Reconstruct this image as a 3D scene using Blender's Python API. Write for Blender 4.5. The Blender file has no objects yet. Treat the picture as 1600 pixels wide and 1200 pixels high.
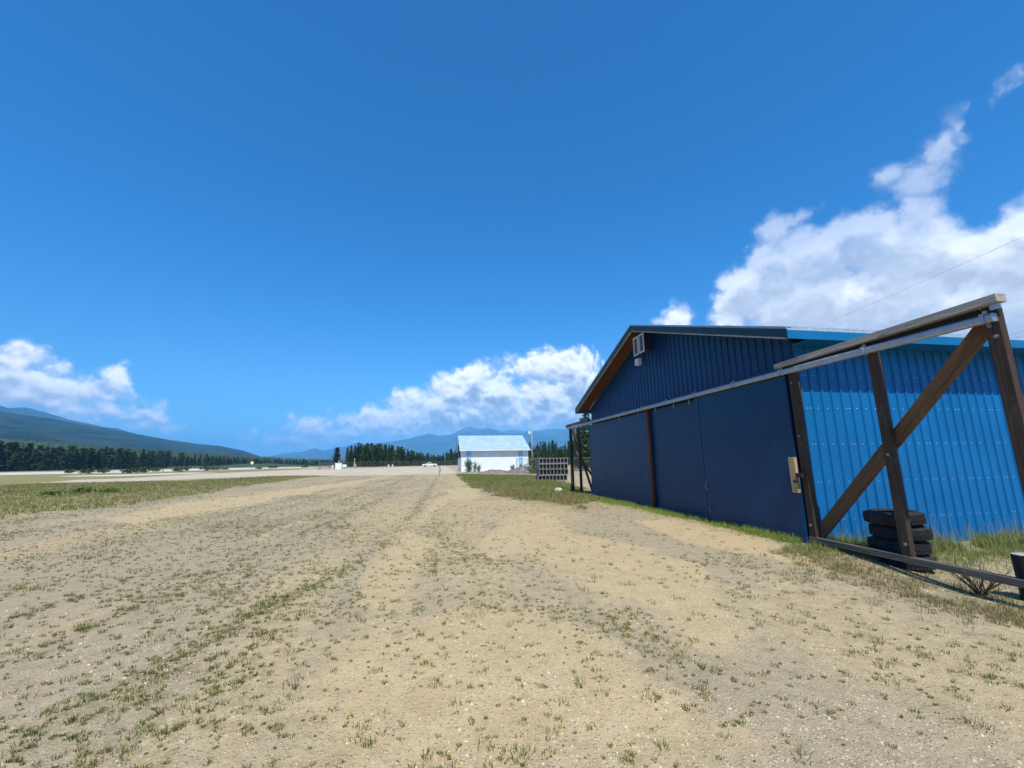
import bpy, bmesh, math, random
import numpy as np
from mathutils import Vector, Matrix
random.seed(7); rng = np.random.default_rng(11)
R = math.radians
scene = bpy.context.scene
COL = scene.collection

# ------------------------------------------------------------------ camera
F_PX, PITCH, YAW, ROLL, EYE = 652.75, .1829, .1747, -.0145, 1.6
cam = bpy.data.cameras.new('camera'); camo = bpy.data.objects.new('camera', cam); COL.objects.link(camo)
_c, _s = math.cos(YAW), math.sin(YAW)
vF = Vector((_s*math.cos(PITCH), _c*math.cos(PITCH), math.sin(PITCH)))
vR = Vector((_c, -_s, 0)); vU = vR.cross(vF)
vR2 = vR*math.cos(ROLL) + vU*math.sin(ROLL); vU2 = vU*math.cos(ROLL) - vR*math.sin(ROLL)
M = Matrix((vR2, vU2, -vF)).transposed().to_4x4(); M.translation = Vector((0, 0, EYE))
camo.matrix_world = M
cam.sensor_fit = 'HORIZONTAL'; cam.sensor_width = 36; cam.lens = 36*F_PX/1600
cam.clip_start = .05; cam.clip_end = 120000
scene.camera = camo

def ray(px, py):
    return (vF*F_PX + vR2*(px-800) - vU2*(py-600)).normalized()
def gp(px, py, z=0.0):
    d = ray(px, py); t = (z-EYE)/d.z
    return (d.x*t, d.y*t)
def azel(px, py):
    d = ray(px, py); return math.degrees(math.atan2(d.x, d.y)), math.degrees(math.asin(d.z))

# ------------------------------------------------------------------ light
SUN = Vector((-.06, -.60, 1.0)).normalized()
SUN_EL = math.asin(SUN.z); SUN_AZ = math.atan2(SUN.x, SUN.y)
sl = bpy.data.lights.new('sun', 'SUN'); sl.energy = 4.9; sl.angle = R(.5); sl.color = (1, .95, .87)
so = bpy.data.objects.new('sun', sl); COL.objects.link(so); so.location = (0, -30, 60)
so.rotation_euler = SUN.to_track_quat('Z', 'Y').to_euler()
scene.view_settings.view_transform = 'Standard'; scene.view_settings.look = 'None'
scene.view_settings.exposure = 0.27; scene.view_settings.gamma = 1.0

# ------------------------------------------------------------------ node helpers
class NT:
    def __init__(s, tree): s.t = tree; s.n = tree.nodes; s.l = tree.links
    def new(s, typ, **kw):
        n = s.n.new(typ)
        for k, v in kw.items(): setattr(n, k, v)
        return n
    def put(s, sock, v):
        if v is None: return
        if isinstance(v, bpy.types.NodeSocket): s.l.new(v, sock)
        else: sock.default_value = v
    def math(s, op, a, b=None, c=None, clamp=False):
        n = s.new('ShaderNodeMath', operation=op, use_clamp=clamp)
        s.put(n.inputs[0], a); s.put(n.inputs[1], b); s.put(n.inputs[2], c)
        return n.outputs[0]
    def vmath(s, op, a, b=None, c=None, out=0):
        n = s.new('ShaderNodeVectorMath', operation=op)
        s.put(n.inputs[0], a); s.put(n.inputs[1], b); s.put(n.inputs[2], c)
        return n.outputs[out]
    def noise(s, vec, scale, detail=4, rough=.55, dist=0.0, out='Fac'):
        n = s.new('ShaderNodeTexNoise'); s.put(n.inputs['Vector'], vec)
        n.inputs['Scale'].default_value = scale; n.inputs['Detail'].default_value = detail
        n.inputs['Roughness'].default_value = rough; n.inputs['Distortion'].default_value = dist
        return n.outputs[out]
    def ramp(s, v, lo, hi, a=0.0, b=1.0, smooth=True):
        n = s.new('ShaderNodeMapRange', interpolation_type='SMOOTHSTEP' if smooth else 'LINEAR')
        s.put(n.inputs[0], v); n.inputs[1].default_value = lo; n.inputs[2].default_value = hi
        n.inputs[3].default_value = a; n.inputs[4].default_value = b
        return n.outputs[0]
    def mix(s, f, a, b, mode='MIX'):
        n = s.new('ShaderNodeMix', data_type='RGBA', blend_type=mode)
        s.put(n.inputs[0], f)
        for i, v in ((6, a), (7, b)):
            if isinstance(v, (tuple, list)): v = (*v[:3], 1)
            s.put(n.inputs[i], v)
        return n.outputs[2]
    def mixv(s, f, a, b):
        n = s.new('ShaderNodeMix', data_type='FLOAT'); s.put(n.inputs[0], f); s.put(n.inputs[2], a); s.put(n.inputs[3], b)
        return n.outputs[0]

# ------------------------------------------------------------------ world: sky and clouds
CLOUDS = [  # azimuth, elevation, half width, half height (degrees) of each cumulus lobe
]
def lobe(px, py, rx, ry, s=1.0):
    a, e = azel(px, py); a2, _ = azel(px+rx, py); _, e2 = azel(px, py-ry)
    CLOUDS.append((a, e, abs(a2-a)*s, abs(e2-e)*s))
for b in [(1165,455,62,52),(1215,425,70,62),(1275,405,85,60),(1345,375,85,62),(1420,400,110,75),(1500,405,110,62),(1590,400,120,85),(1250,475,120,60),(1380,470,170,70),(1540,480,150,75),
          (1215,360,34,26),(1250,338,22,16),(1440,285,70,34),(1395,275,34,22),(1465,240,40,30),(1488,205,18,24),(1500,175,12,16),(1575,130,20,13),(1600,105,18,14),(1560,150,12,9),(1425,330,60,40),(1150,500,50,25),
          (1061,497,26,26),(1052,512,30,16),
          (738,600,36,34),(745,580,22,16),(712,612,42,32),(775,622,50,36),(690,640,46,34),(745,645,80,30),(655,630,40,22),(638,655,34,22),
          (850,572,66,22),(895,575,46,28),(905,600,40,40),(850,618,48,30),(880,640,62,30),(810,650,90,22),
          (590,660,46,20),(560,672,30,14),(620,675,70,16),(492,672,40,17),(500,690,66,12),(455,688,34,10),(430,700,30,7),(690,672,90,16),
          (28,575,46,36),(70,600,44,30),(30,612,60,26),(112,612,46,20),(150,618,40,16),(184,596,24,20),(90,628,80,14),(222,640,34,9),(190,650,60,13),(240,655,24,10),(220,668,46,9),(150,648,40,8),
          ]:
    lobe(*b)

def build_world():
    w = bpy.data.worlds.new('World'); scene.world = w; w.use_nodes = True
    T = NT(w.node_tree); T.n.clear()
    sky = T.new('ShaderNodeTexSky', sky_type='NISHITA', sun_disc=False)
    sky.sun_elevation = SUN_EL; sky.sun_rotation = SUN_AZ
    sky.altitude = 700; sky.air_density = 1.0; sky.dust_density = .25; sky.ozone_density = 3.2
    tc = T.new('ShaderNodeTexCoord'); d = tc.outputs['Generated']
    # lobe field as a node group: uv (degrees) -> density before noise
    g = bpy.data.node_groups.new('cloud_lobes', 'ShaderNodeTree')
    g.interface.new_socket('uv', in_out='INPUT', socket_type='NodeSocketVector')
    g.interface.new_socket('density', in_out='OUTPUT', socket_type='NodeSocketFloat')
    G = NT(g); gi = G.new('NodeGroupInput'); go = G.new('NodeGroupOutput')
    acc = None; LOBE = 1.7
    for (a, e, ra, re) in CLOUDS:
        v = G.vmath('MULTIPLY_ADD', gi.outputs[0], (1/ra, 1/re, 0), (-a/ra, -e/re, 0))
        ln = G.vmath('LENGTH', v, out=1)                  # roughly a distance in degrees from the lobe's rim
        q = G.math('MULTIPLY_ADD', ln, -min(ra, re)/LOBE, min(ra, re)/LOBE)
        if acc is None: acc = q
        else:
            n = G.new('ShaderNodeMath', operation='SMOOTH_MAX'); G.l.new(acc, n.inputs[0]); G.l.new(q, n.inputs[1]); n.inputs[2].default_value = .4
            acc = n.outputs[0]
    G.l.new(acc, go.inputs[0])
    sp = T.new('ShaderNodeSeparateXYZ'); T.l.new(d, sp.inputs[0])
    u = T.math('MULTIPLY', T.math('ARCTAN2', sp.outputs[0], sp.outputs[1]), 57.29578)
    el = T.math('MULTIPLY', T.math('ARCSINE', sp.outputs[2]), 57.29578)
    cb = T.new('ShaderNodeCombineXYZ'); T.l.new(u, cb.inputs[0]); T.l.new(el, cb.inputs[1])
    w1 = T.vmath('SUBTRACT', T.noise(d, 22, 5, .6, out='Color'), (.5, .5, .5))
    uvw = T.vmath('MULTIPLY_ADD', w1, (4.2, 3.2, 0), cb.outputs[0])
    def lobes(off):
        gn = T.new('ShaderNodeGroup'); gn.node_tree = g
        T.l.new(T.vmath('ADD', uvw, off) if off else uvw, gn.inputs[0])
        return T.math('MAXIMUM', T.math('MINIMUM', gn.outputs[0], 1.5), -1.2)
    near = T.ramp(u, 19, 30, 1.0, .5)
    def puff(vec):
        vs_ = T.vmath('SCALE', vec); T.l.new(near, vs_.node.inputs['Scale']); vec = vs_
        n = T.noise(vec, 30, 8, .56)
        b = T.new('ShaderNodeTexVoronoi', feature='SMOOTH_F1'); T.l.new(T.vmath('MULTIPLY_ADD', w1, (.03, .03, .03), vec), b.inputs['Vector'])
        b.inputs['Scale'].default_value = 34; b.inputs['Smoothness'].default_value = .6; b.inputs['Detail'].default_value = 2.0; b.inputs['Roughness'].default_value = .45
        return T.math('ADD', T.math('MULTIPLY', T.math('SUBTRACT', n, .5), 1.25), T.math('MULTIPLY', T.math('SUBTRACT', .40, b.outputs['Distance']), .65))
    L0, L1, L2 = lobes(None), lobes((0, .8, 0)), lobes((.2, 2.0, 0))
    p0, p1 = puff(d), puff(T.vmath('ADD', d, (.002, 0, .009)))
    D = T.math('ADD', T.math('ADD', L0, T.ramp(u, 19, 30, .62, .40)), p0)
    fade = T.math('MULTIPLY', T.ramp(el, 15, 27), T.ramp(u, 25, 32))
    alpha = T.math('MULTIPLY', T.math('MULTIPLY', T.ramp(D, -.10, .80), T.math('SUBTRACT', 1.0, T.math('MULTIPLY', fade, .62))), T.ramp(D, -.05, .9, .75, 1.0))
    relief = T.math('ADD', T.math('MULTIPLY', T.math('SUBTRACT', p0, p1), 1.0), T.math('MULTIPLY', T.math('SUBTRACT', L0, L1), .55))
    lit = T.ramp(relief, -.40, .45)
    under = T.ramp(T.math('ADD', L2, T.math('MULTIPLY', p1, .8)), .15, 1.15)
    br = T.math('SUBTRACT', T.math('ADD', T.math('MULTIPLY', lit, .40), .66), T.math('MULTIPLY', under, .26))
    lit = T.mixv(T.ramp(u, 19, 30, 0, .45), lit, .75)
    br = T.math('SUBTRACT', T.math('ADD', T.math('MULTIPLY', lit, .40), .66), T.math('MULTIPLY', under, T.ramp(u, 19, 30, .19, .18)))
    grey = T.math('MULTIPLY', T.math('ADD', under, T.math('SUBTRACT', 1.0, lit)), .5)
    ccol = T.mix(grey, (1.30, 1.31, 1.32), (.86, .97, 1.14))
    em = T.vmath('SCALE', ccol); T.l.new(br, em.node.inputs['Scale'])
    skys = T.mix(T.ramp(el, 0, 26), (.058, .118, .150), (.024, .112, .176))
    skys = T.vmath('MULTIPLY', sky.outputs[0], skys)
    fin = T.mix(T.math('MULTIPLY', alpha, T.ramp(el, -1, 1.0, 0, .96)), skys, em)
    bg = T.new('ShaderNodeBackground'); T.l.new(fin, bg.inputs[0]); bg.inputs[1].default_value = 1.0
    out = T.new('ShaderNodeOutputWorld'); T.l.new(bg.outputs[0], out.inputs[0])
    w.cycles.sampling_method = 'MANUAL'; w.cycles.sample_map_resolution = 512
build_world()

# ------------------------------------------------------------------ materials
def material(name):
    m = bpy.data.materials.new(name); m.use_nodes = True
    T = NT(m.node_tree); T.n.clear()
    out = T.new('ShaderNodeOutputMaterial'); b = T.new('ShaderNodeBsdfPrincipled')
    T.l.new(b.outputs[0], out.inputs[0])
    T.b = b; T.m = m; T.out = out
    return T
def objco(T): return T.new('ShaderNodeTexCoord').outputs['Object']
def bump(T, h, strength=.3, dist=.02):
    n = T.new('ShaderNodeBump'); n.inputs['Strength'].default_value = strength; n.inputs['Distance'].default_value = dist
    T.l.new(h, n.inputs['Height']); T.l.new(n.outputs[0], T.b.inputs['Normal'])
def scaled(T, co, s): return T.vmath('MULTIPLY', co, s)

def m_paint(name, c, rough=.42, dirt=.25, dirtcol=(.25,.24,.22), spec=.4, mud=0.0):
    T = material(name); co = objco(T)
    n = T.noise(co, .8, 5, .6); st = T.noise(scaled(T, co, (7, 7, .35)), 1.2, 4, .65); fine = T.noise(co, 26, 3, .6)
    col = T.mix(T.ramp(n, .3, .75), tuple(x*.88 for x in c), tuple(x*1.1 for x in c))
    f = T.math('MULTIPLY', T.ramp(st, .52, .86), dirt)
    f = T.math('ADD', f, T.math('MULTIPLY', T.ramp(fine, .6, .85), dirt*.35))
    col = T.mix(f, col, dirtcol)
    if mud:                                           # splashed mud dried along the foot of the panel
        sp = T.new('ShaderNodeSeparateXYZ'); T.l.new(co, sp.inputs[0])
        sn = T.noise(scaled(T, co, (6, 6, 2.2)), 1.6, 6, .72)
        f2 = T.ramp(T.math('SUBTRACT', T.math('MULTIPLY', sn, 1.5), T.math('MULTIPLY', sp.outputs[2], 1.5)), .42, .85)
        col = T.mix(T.math('MULTIPLY', f2, mud), col, (.20, .16, .10))
    T.l.new(col, T.b.inputs['Base Color'])
    T.l.new(T.math('ADD', T.math('MULTIPLY', n, .2), rough-.1), T.b.inputs['Roughness'])
    T.b.inputs['Specular IOR Level'].default_value = spec
    bump(T, n, .12, .02)
    return T.m
def m_wood(name, dark, light, grain=1.0, rough=.8):
    T = material(name); co = objco(T)            # grain runs along local Z
    g1 = T.noise(scaled(T, co, (26, 26, 1.1)), 1.6*grain, 5, .65, .4)
    g2 = T.noise(scaled(T, co, (5, 5, .7)), 1.0, 3, .6)
    kn = T.new('ShaderNodeTexVoronoi'); T.l.new(scaled(T, co, (6, 6, 1.6)), kn.inputs['Vector']); kn.inputs['Scale'].default_value = 1.0
    knot = T.ramp(kn.outputs['Distance'], .05, .16, 1, 0)
    col = T.mix(T.ramp(g1, .3, .7), dark, light)
    col = T.mix(T.math('MULTIPLY', T.ramp(g2, .45, .75), .55), col, tuple(x*.45 for x in dark))
    col = T.mix(T.math('MULTIPLY', knot, .6), col, tuple(x*.3 for x in dark))
    wz = T.noise(scaled(T, co, (3, 3, 1.3)), 1.3, 5, .7)
    col = T.mix(T.math('MULTIPLY', T.ramp(wz, .55, .72), .5), col, (.17, .15, .13))
    T.l.new(col, T.b.inputs['Base Color']); T.b.inputs['Roughness'].default_value = rough
    T.b.inputs['Specular IOR Level'].default_value = .25
    bump(T, g1, .5, .006)
    return T.m
def m_metal(name, c, rough=.4, metallic=.9):
    T = material(name); co = objco(T); n = T.noise(co, 9, 5, .6); n2 = T.noise(co, 1.4, 3, .5)
    col = T.mix(T.ramp(n, .3, .7), tuple(x*.8 for x in c), c)
    col = T.mix(T.math('MULTIPLY', T.ramp(n2, .55, .8), .3), col, tuple(x*.6 for x in c))
    T.l.new(col, T.b.inputs['Base Color']); T.b.inputs['Metallic'].default_value = metallic
    T.l.new(T.math('ADD', T.math('MULTIPLY', n, .25), rough-.1), T.b.inputs['Roughness'])
    return T.m
def m_plain(name, c, rough=.7, var=.25, scale=8, bmp=.0, spec=.3):
    T = material(name); co = objco(T); n = T.noise(co, scale, 5, .6)
    T.l.new(T.mix(T.ramp(n, .25, .75), tuple(x*(1-var) for x in c), tuple(x*(1+var) for x in c)), T.b.inputs['Base Color'])
    T.b.inputs['Roughness'].default_value = rough; T.b.inputs['Specular IOR Level'].default_value = spec
    if bmp: bump(T, n, bmp, .02)
    return T.m
def m_foliage(name, a, b, scale=.8, trans=.15):
    T = material(name); co = objco(T)
    n = T.noise(co, scale, 4, .7)
    oi = T.new('ShaderNodeObjectInfo')
    col = T.mix(T.ramp(n, .3, .7), a, b)
    col = T.mix(T.math('MULTIPLY', oi.outputs['Random'], .5), col, tuple(x*.5 for x in a))
    col = T.mix(T.ramp(oi.outputs['Random'], .0, .22, .45, 0), col, (.13, .16, .055))
    T.l.new(col, T.b.inputs['Base Color']); T.b.inputs['Roughness'].default_value = .65; T.b.inputs['Specular IOR Level'].default_value = .2
    tr = T.new('ShaderNodeBsdfTranslucent'); T.l.new(col, tr.inputs[0])
    mx = T.new('ShaderNodeMixShader'); mx.inputs[0].default_value = trans
    T.l.new(T.b.outputs[0], mx.inputs[1]); T.l.new(tr.outputs[0], mx.inputs[2]); T.l.new(mx.outputs[0], T.out.inputs[0])
    return T.m
def m_blades(name):
    T = material(name)
    at = T.new('ShaderNodeAttribute', attribute_name='tint'); T.l.new(at.outputs['Color'], T.b.inputs['Base Color'])
    T.b.inputs['Roughness'].default_value = .6; T.b.inputs['Specular IOR Level'].default_value = .25
    tr = T.new('ShaderNodeBsdfTranslucent'); T.l.new(at.outputs['Color'], tr.inputs[0])
    mx = T.new('ShaderNodeMixShader'); mx.inputs[0].default_value = .25
    T.l.new(T.b.outputs[0], mx.inputs[1]); T.l.new(tr.outputs[0], mx.inputs[2]); T.l.new(mx.outputs[0], T.out.inputs[0])
    return T.m

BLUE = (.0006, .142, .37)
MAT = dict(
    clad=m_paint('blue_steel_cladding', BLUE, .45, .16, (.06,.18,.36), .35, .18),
    door=m_paint('shade_darkened_door_blue', (.0004, .037, .102), .42, .5, (.018,.058,.100), .3, .22),  # door blue made darker, so the front's shade is in the colour
    darkened=m_paint('shade_darkened_cladding', (.0004, .034, .118), .42, .10, (.02,.07,.12), .35),  # same blue as the side wall, darkened to imitate shade on the gable
    fascia=m_paint('blue_fascia', (.004, .15, .34), .4, .05, (.1,.25,.4)),
    screw=m_metal('screw_head', (.55, .66, .75), .3, .6),
    green=m_paint('green_trim', (.008, .035, .036), .4, .05, (.05,.1,.1)),
    galv=m_metal('galvanised_steel', (.46, .47, .49), .5, .75),
    roof=m_metal('steel_roof', (.70, .73, .75), .4, .5),
    soffit=m_wood('brown_soffit', (.09, .036, .02), (.17, .07, .036), .5),
    brown=m_wood('brown_post', (.040, .027, .020), (.085, .056, .040)),
    brace=m_wood('warm_brace', (.085, .046, .022), (.19, .10, .045)),
    grey=m_wood('weathered_wood', (.26, .225, .19), (.50, .45, .385)),
    greyd=m_wood('weathered_dark_wood', (.07, .06, .052), (.17, .145, .12)),
    pale=m_wood('fresh_wood', (.36, .23, .11), (.55, .38, .2)),
    white=m_paint('white_paint', (.78, .79, .77), .5, .15, (.5,.48,.42)),
    offwhite=m_plain('off_white', (.62, .58, .55), .6, .1),
    black=m_plain('black_iron', (.018, .018, .02), .55, .3),
    rubber=m_paint('tyre_rubber', (.020, .020, .022), .8, .75, (.13,.11,.085), .3),
    glass=m_plain('lens_glass', (.18, .2, .2), .2, .2),
    wh_wall=m_plain('white_steel_wall', (.76, .82, .83), .55, .05, 1.2),
    wh_blue=m_paint('pale_blue_stripe', (.28, .55, .80), .5, .05, (.4,.55,.65)),
    wh_roof=m_paint('sky_tinted_white_roof', (.36, .49, .78), .5, .0, (.5,.6,.7)),  # white roof tinted blue, the reflected sky put into its colour
    conc=m_plain('grey_concrete', (.32, .31, .29), .9, .2, 6, .2),
    rock=m_plain('pale_rock', (.5, .42, .36), .9, .3, 5, .5),
    rubble=m_plain('grey_rubble', (.17, .155, .145), .95, .35, 3, .6),
    conifer=m_foliage('conifer_needles', (.040, .074, .026), (.088, .125, .040), .35),
    pine=m_foliage('pine_needles', (.045, .085, .03), (.08, .12, .04), .7),
    wood_far=m_foliage('far_wood', (.045, .078, .034), (.085, .115, .05), .03),
    bark=m_plain('bark', (.09, .07, .055), .9, .3),
    leaf=m_foliage('shrub_leaves', (.10, .17, .035), (.17, .23, .06), 2.0, .25),
    polew=m_plain('grey_pole', (.34, .31, .28), .85, .2),
    blades=m_blades('grass_blades'),
    crate=m_plain('grey_crate_wood', (.23, .22, .21), .85, .25, 5),
    steel=m_metal('dull_steel', (.30, .31, .32), .5, .7),
    wire=m_plain('dull_wire', (.16, .18, .16), .7, .2),
    dead=m_plain('dead_stem', (.13, .085, .05), .9, .3),
)

# ------------------------------------------------------------------ object helpers
WORLD = {}
def link(o, parent=None, mat=None):
    """o gets world matrix `mat`; parenting keeps it there"""
    COL.objects.link(o)
    mat = mat or Matrix.Identity(4)
    if parent is not None:
        o.parent = parent; o.matrix_parent_inverse = WORLD[parent.name].inverted()
    o.matrix_basis = mat; WORLD[o.name] = mat.copy()
    return o
def tag(o, label=None, cat=None, group=None, kind=None):
    if label: o['label'] = label
    if cat: o['category'] = cat
    if group: o['group'] = group
    if kind: o['kind'] = kind
    return o
def thing(name, loc, label, cat, group=None, rz=0):
    o = bpy.data.objects.new(name, None); o.empty_display_size = .3
    link(o, None, Matrix.Translation(loc) @ Matrix.Rotation(rz, 4, 'Z'))
    return tag(o, label, cat, group)
def copy_tree(o, loc, rz=0, s=1.0, sz=None):
    r = o.copy(); COL.objects.link(r)
    r.matrix_basis = Matrix.Translation(loc) @ Matrix.Rotation(rz, 4, 'Z') @ Matrix.Diagonal((s, s, sz or s, 1))
    for ch in o.children:
        c = ch.copy(); COL.objects.link(c); c.parent = r
        for g in ch.children:
            k = g.copy(); COL.objects.link(k); k.parent = c
    return r

class MB:
    def __init__(s): s.v = []; s.f = []; s.mi = []
    def add(s, vs, fs, mi=0):
        b = len(s.v); s.v += [tuple(v) for v in vs]; s.f += [tuple(b+i for i in f) for f in fs]; s.mi += [mi]*len(fs)
        return s
    def box(s, a, b, mi=0):
        x0, y0, z0 = a; x1, y1, z1 = b
        return s.add([(x0,y0,z0),(x1,y0,z0),(x1,y1,z0),(x0,y1,z0),(x0,y0,z1),(x1,y0,z1),(x1,y1,z1),(x0,y1,z1)],
                     [(0,3,2,1),(4,5,6,7),(0,1,5,4),(1,2,6,5),(2,3,7,6),(3,0,4,7)], mi)
    def prism(s, poly, axis, a, b, mi=0):
        """poly: 2D points; extruded along axis from a to b"""
        n = len(poly)
        def p(q, t): return {0: (t, q[0], q[1]), 1: (q[0], t, q[1]), 2: (q[0], q[1], t)}[axis]
        vs = [p(q, a) for q in poly] + [p(q, b) for q in poly]
        fs = [tuple(range(n))[::-1], tuple(range(n, 2*n))] + [(i, (i+1) % n, n+(i+1) % n, n+i) for i in range(n)]
        return s.add(vs, fs, mi)
    def tube(s, pts, rad, n=8, mi=0, cap=True):
        pts = [Vector(p) for p in pts]; k = len(pts); rads = rad if isinstance(rad, (list, tuple)) else [rad]*k
        vs = []
        for i, p in enumerate(pts):
            d = (pts[min(i+1, k-1)] - pts[max(i-1, 0)]).normalized()
            a = d.orthogonal().normalized() if abs(d.z) > .95 else d.cross(Vector((0, 0, 1))).normalized()
            b = d.cross(a)
            for j in range(n):
                t = 2*math.pi*j/n; vs.append(p + (a*math.cos(t) + b*math.sin(t))*rads[i])
        fs = [(i*n+j, i*n+(j+1) % n, (i+1)*n+(j+1) % n, (i+1)*n+j) for i in range(k-1) for j in range(n)]
        if cap: fs += [tuple(range(n))[::-1], tuple(range((k-1)*n, k*n))]
        return s.add(vs, fs, mi)
    def lathe(s, prof, n=24, c=(0, 0, 0), mi=0, closed=False):
        k = len(prof); vs = []
        for (r, z) in prof:
            for j in range(n):
                t = 2*math.pi*j/n; vs.append((c[0]+r*math.cos(t), c[1]+r*math.sin(t), c[2]+z))
        fs = [(i*n+j, i*n+(j+1) % n, ((i+1) % k)*n+(j+1) % n, ((i+1) % k)*n+j) for i in range(k if closed else k-1) for j in range(n)]
        return s.add(vs, fs, mi)
    def build(s, name, mats, parent=None, mat=None, bevel=0.0, smooth=False, segs=2):
        me = bpy.data.meshes.new(name)
        base = WORLD[parent.name] if False else None
        me.from_pydata(s.v, [], s.f)
        if not isinstance(mats, (list, tuple)): mats = [mats]
        for m in mats: me.materials.append(m)
        if len(mats) > 1: me.polygons.foreach_set('material_index', s.mi)
        bm = bmesh.new(); bm.from_mesh(me)
        bmesh.ops.recalc_face_normals(bm, faces=bm.faces)
        if bevel:
            bmesh.ops.bevel(bm, geom=[e for e in bm.edges if len(e.link_faces) == 2 and e.calc_face_angle(0) > .6], offset=bevel, segments=segs, affect='EDGES', profile=.6)
        bm.to_mesh(me); bm.free()
        if smooth: me.polygons.foreach_set('use_smooth', [True]*len(me.polygons))
        o = bpy.data.objects.new(name, me)
        return link(o, parent, mat)
def wood(name, p0, p1, w, d, mat, parent=None, side=(1, 0, 0), bevel=.006):
    """a sawn member from p0 to p1: w across `side`, d across the other way; grain along local Z"""
    p0, p1 = Vector(p0), Vector(p1); z = (p1-p0); L = z.length; z.normalize()
    x = Vector(side); x = (x - z*x.dot(z)).normalized(); y = z.cross(x)
    m = Matrix((x, y, z)).transposed().to_4x4(); m.translation = p0
    mb = MB(); n = 7
    vs, fs = [], []
    for i in range(n):                            # slightly uneven sawn faces
        t = L*i/(n-1); k = 0 if i in (0, n-1) else 1
        for (sx, sy) in ((-1,-1),(1,-1),(1,1),(-1,1)):
            vs.append((sx*w/2 + k*random.uniform(-.002,.002), sy*d/2 + k*random.uniform(-.002,.002), t))
    for i in range(n-1):
        for j in range(4): fs.append((i*4+j, i*4+(j+1) % 4, (i+1)*4+(j+1) % 4, (i+1)*4+j))
    fs += [(3,2,1,0), tuple(range((n-1)*4, n*4))]
    mb.add(vs, fs)
    return mb.build(name, mat, parent, m, bevel)

def raw_mesh(name, verts, faces_flat, loop_tot, mat, tint=None, smooth=False):
    """fast mesh from numpy arrays"""
    me = bpy.data.meshes.new(name); nv = len(verts); nf = len(loop_tot)
    me.vertices.add(nv); me.vertices.foreach_set('co', np.asarray(verts, np.float32).ravel())
    me.loops.add(len(faces_flat)); me.loops.foreach_set('vertex_index', np.asarray(faces_flat, np.int32))
    me.polygons.add(nf)
    st = np.concatenate([[0], np.cumsum(loop_tot)[:-1]]).astype(np.int32)
    me.polygons.foreach_set('loop_start', st); me.polygons.foreach_set('loop_total', np.asarray(loop_tot, np.int32))
    if smooth: me.polygons.foreach_set('use_smooth', np.ones(nf, bool))
    if tint is not None:
        a = me.color_attributes.new('tint', 'FLOAT_COLOR', 'POINT')
        c = np.ones((nv, 4), np.float32); c[:, :3] = tint; a.data.foreach_set('color', c.ravel())
    me.materials.append(mat); me.update(calc_edges=True)
    return bpy.data.objects.new(name, me)

# ------------------------------------------------------------------ numpy noise and ground masks
def hash2(ix, iy, seed):
    h = (ix.astype(np.int64)*374761393 + iy.astype(np.int64)*668265263 + seed*1442695) & 0xffffffff
    h = ((h ^ (h >> 13))*1274126177) & 0xffffffff
    return ((h ^ (h >> 16)) & 0xffff)/65535.0
def vnoise(x, y, seed=0):
    ix, iy = np.floor(x), np.floor(y); fx, fy = x-ix, y-iy
    fx = fx*fx*(3-2*fx); fy = fy*fy*(3-2*fy)
    a, b = hash2(ix, iy, seed), hash2(ix+1, iy, seed); c, d = hash2(ix, iy+1, seed), hash2(ix+1, iy+1, seed)
    return (a*(1-fx)+b*fx)*(1-fy) + (c*(1-fx)+d*fx)*fy
def fbm(x, y, s, oct=4, seed=0):
    v = 0; a = .5; t = 0
    for i in range(oct):
        v = v + a*vnoise(x*s, y*s, seed+i*17); t += a; a *= .5; s *= 2.03
    return v/t
def sst(x, a, b):
    t = np.clip((x-a)/(b-a), 0, 1); return t*t*(3-2*t)
def poly_sd(x, y, poly):
    """signed distance, positive inside"""
    x = np.asarray(x, float); y = np.asarray(y, float)
    d = np.full(x.shape, 1e9); ins = np.zeros(x.shape, bool); n = len(poly)
    for i in range(n):
        (ax, ay), (bx, by) = poly[i], poly[(i+1) % n]
        ex, ey = bx-ax, by-ay; t = np.clip(((x-ax)*ex+(y-ay)*ey)/(ex*ex+ey*ey+1e-12), 0, 1)
        d = np.minimum(d, np.hypot(x-ax-t*ex, y-ay-t*ey))
        c = ((ay > y) != (by > y)) & (x < (bx-ax)*(y-ay)/(by-ay+1e-12)+ax); ins ^= c
    return np.where(ins, d, -d)
P = lambda pts: [gp(*p) for p in pts]
SAND = [(P([(565,890),(640,832),(690,850),(640,895),(630,945),(570,950)]), .25),
        (P([(655,800),(690,778),(700,790),(650,828),(640,835)]), .2),
        (P([(690,766),(755,760),(750,780),(700,782)]), .5),
        (P([(800,805),(860,800),(900,835),(980,850),(1090,880),(1195,985),(1160,1030),(1080,1040),(1010,960),(930,930),(840,870),(760,870),(740,845)]), .3),
        (P([(560,1010),(700,960),(900,960),(1060,1040),(1230,1150),(1300,1230),(480,1230),(420,1130)]), .5),
        (P([(150,812),(300,786),(430,768),(560,750),(620,742),(560,757),(440,778),(390,790),(200,822)]), .35),
        (P([(990,815),(1090,815),(1250,860),(1300,890),(1200,870),(1080,850)]), .15)]
FIELD_L = P([(-900,960),(0,808),(200,789),(300,774),(400,757),(490,745.5),(520,744),(480,743.5),(420,744.5),(300,751),(200,753),(60,756),(-900,800)])
FIELD_FAR = P([(-900,758),(0,742.4),(200,738.8),(300,735.8),(470,731.6),(470,733.4),(400,736.6),(300,741),(200,746.8),(120,749.8),(60,754.5),(-900,800)])
FIELD_R = P([(716,741),(835,743),(905,760),(925,785),(905,800),(860,787),(800,782),(735,762)])
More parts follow.
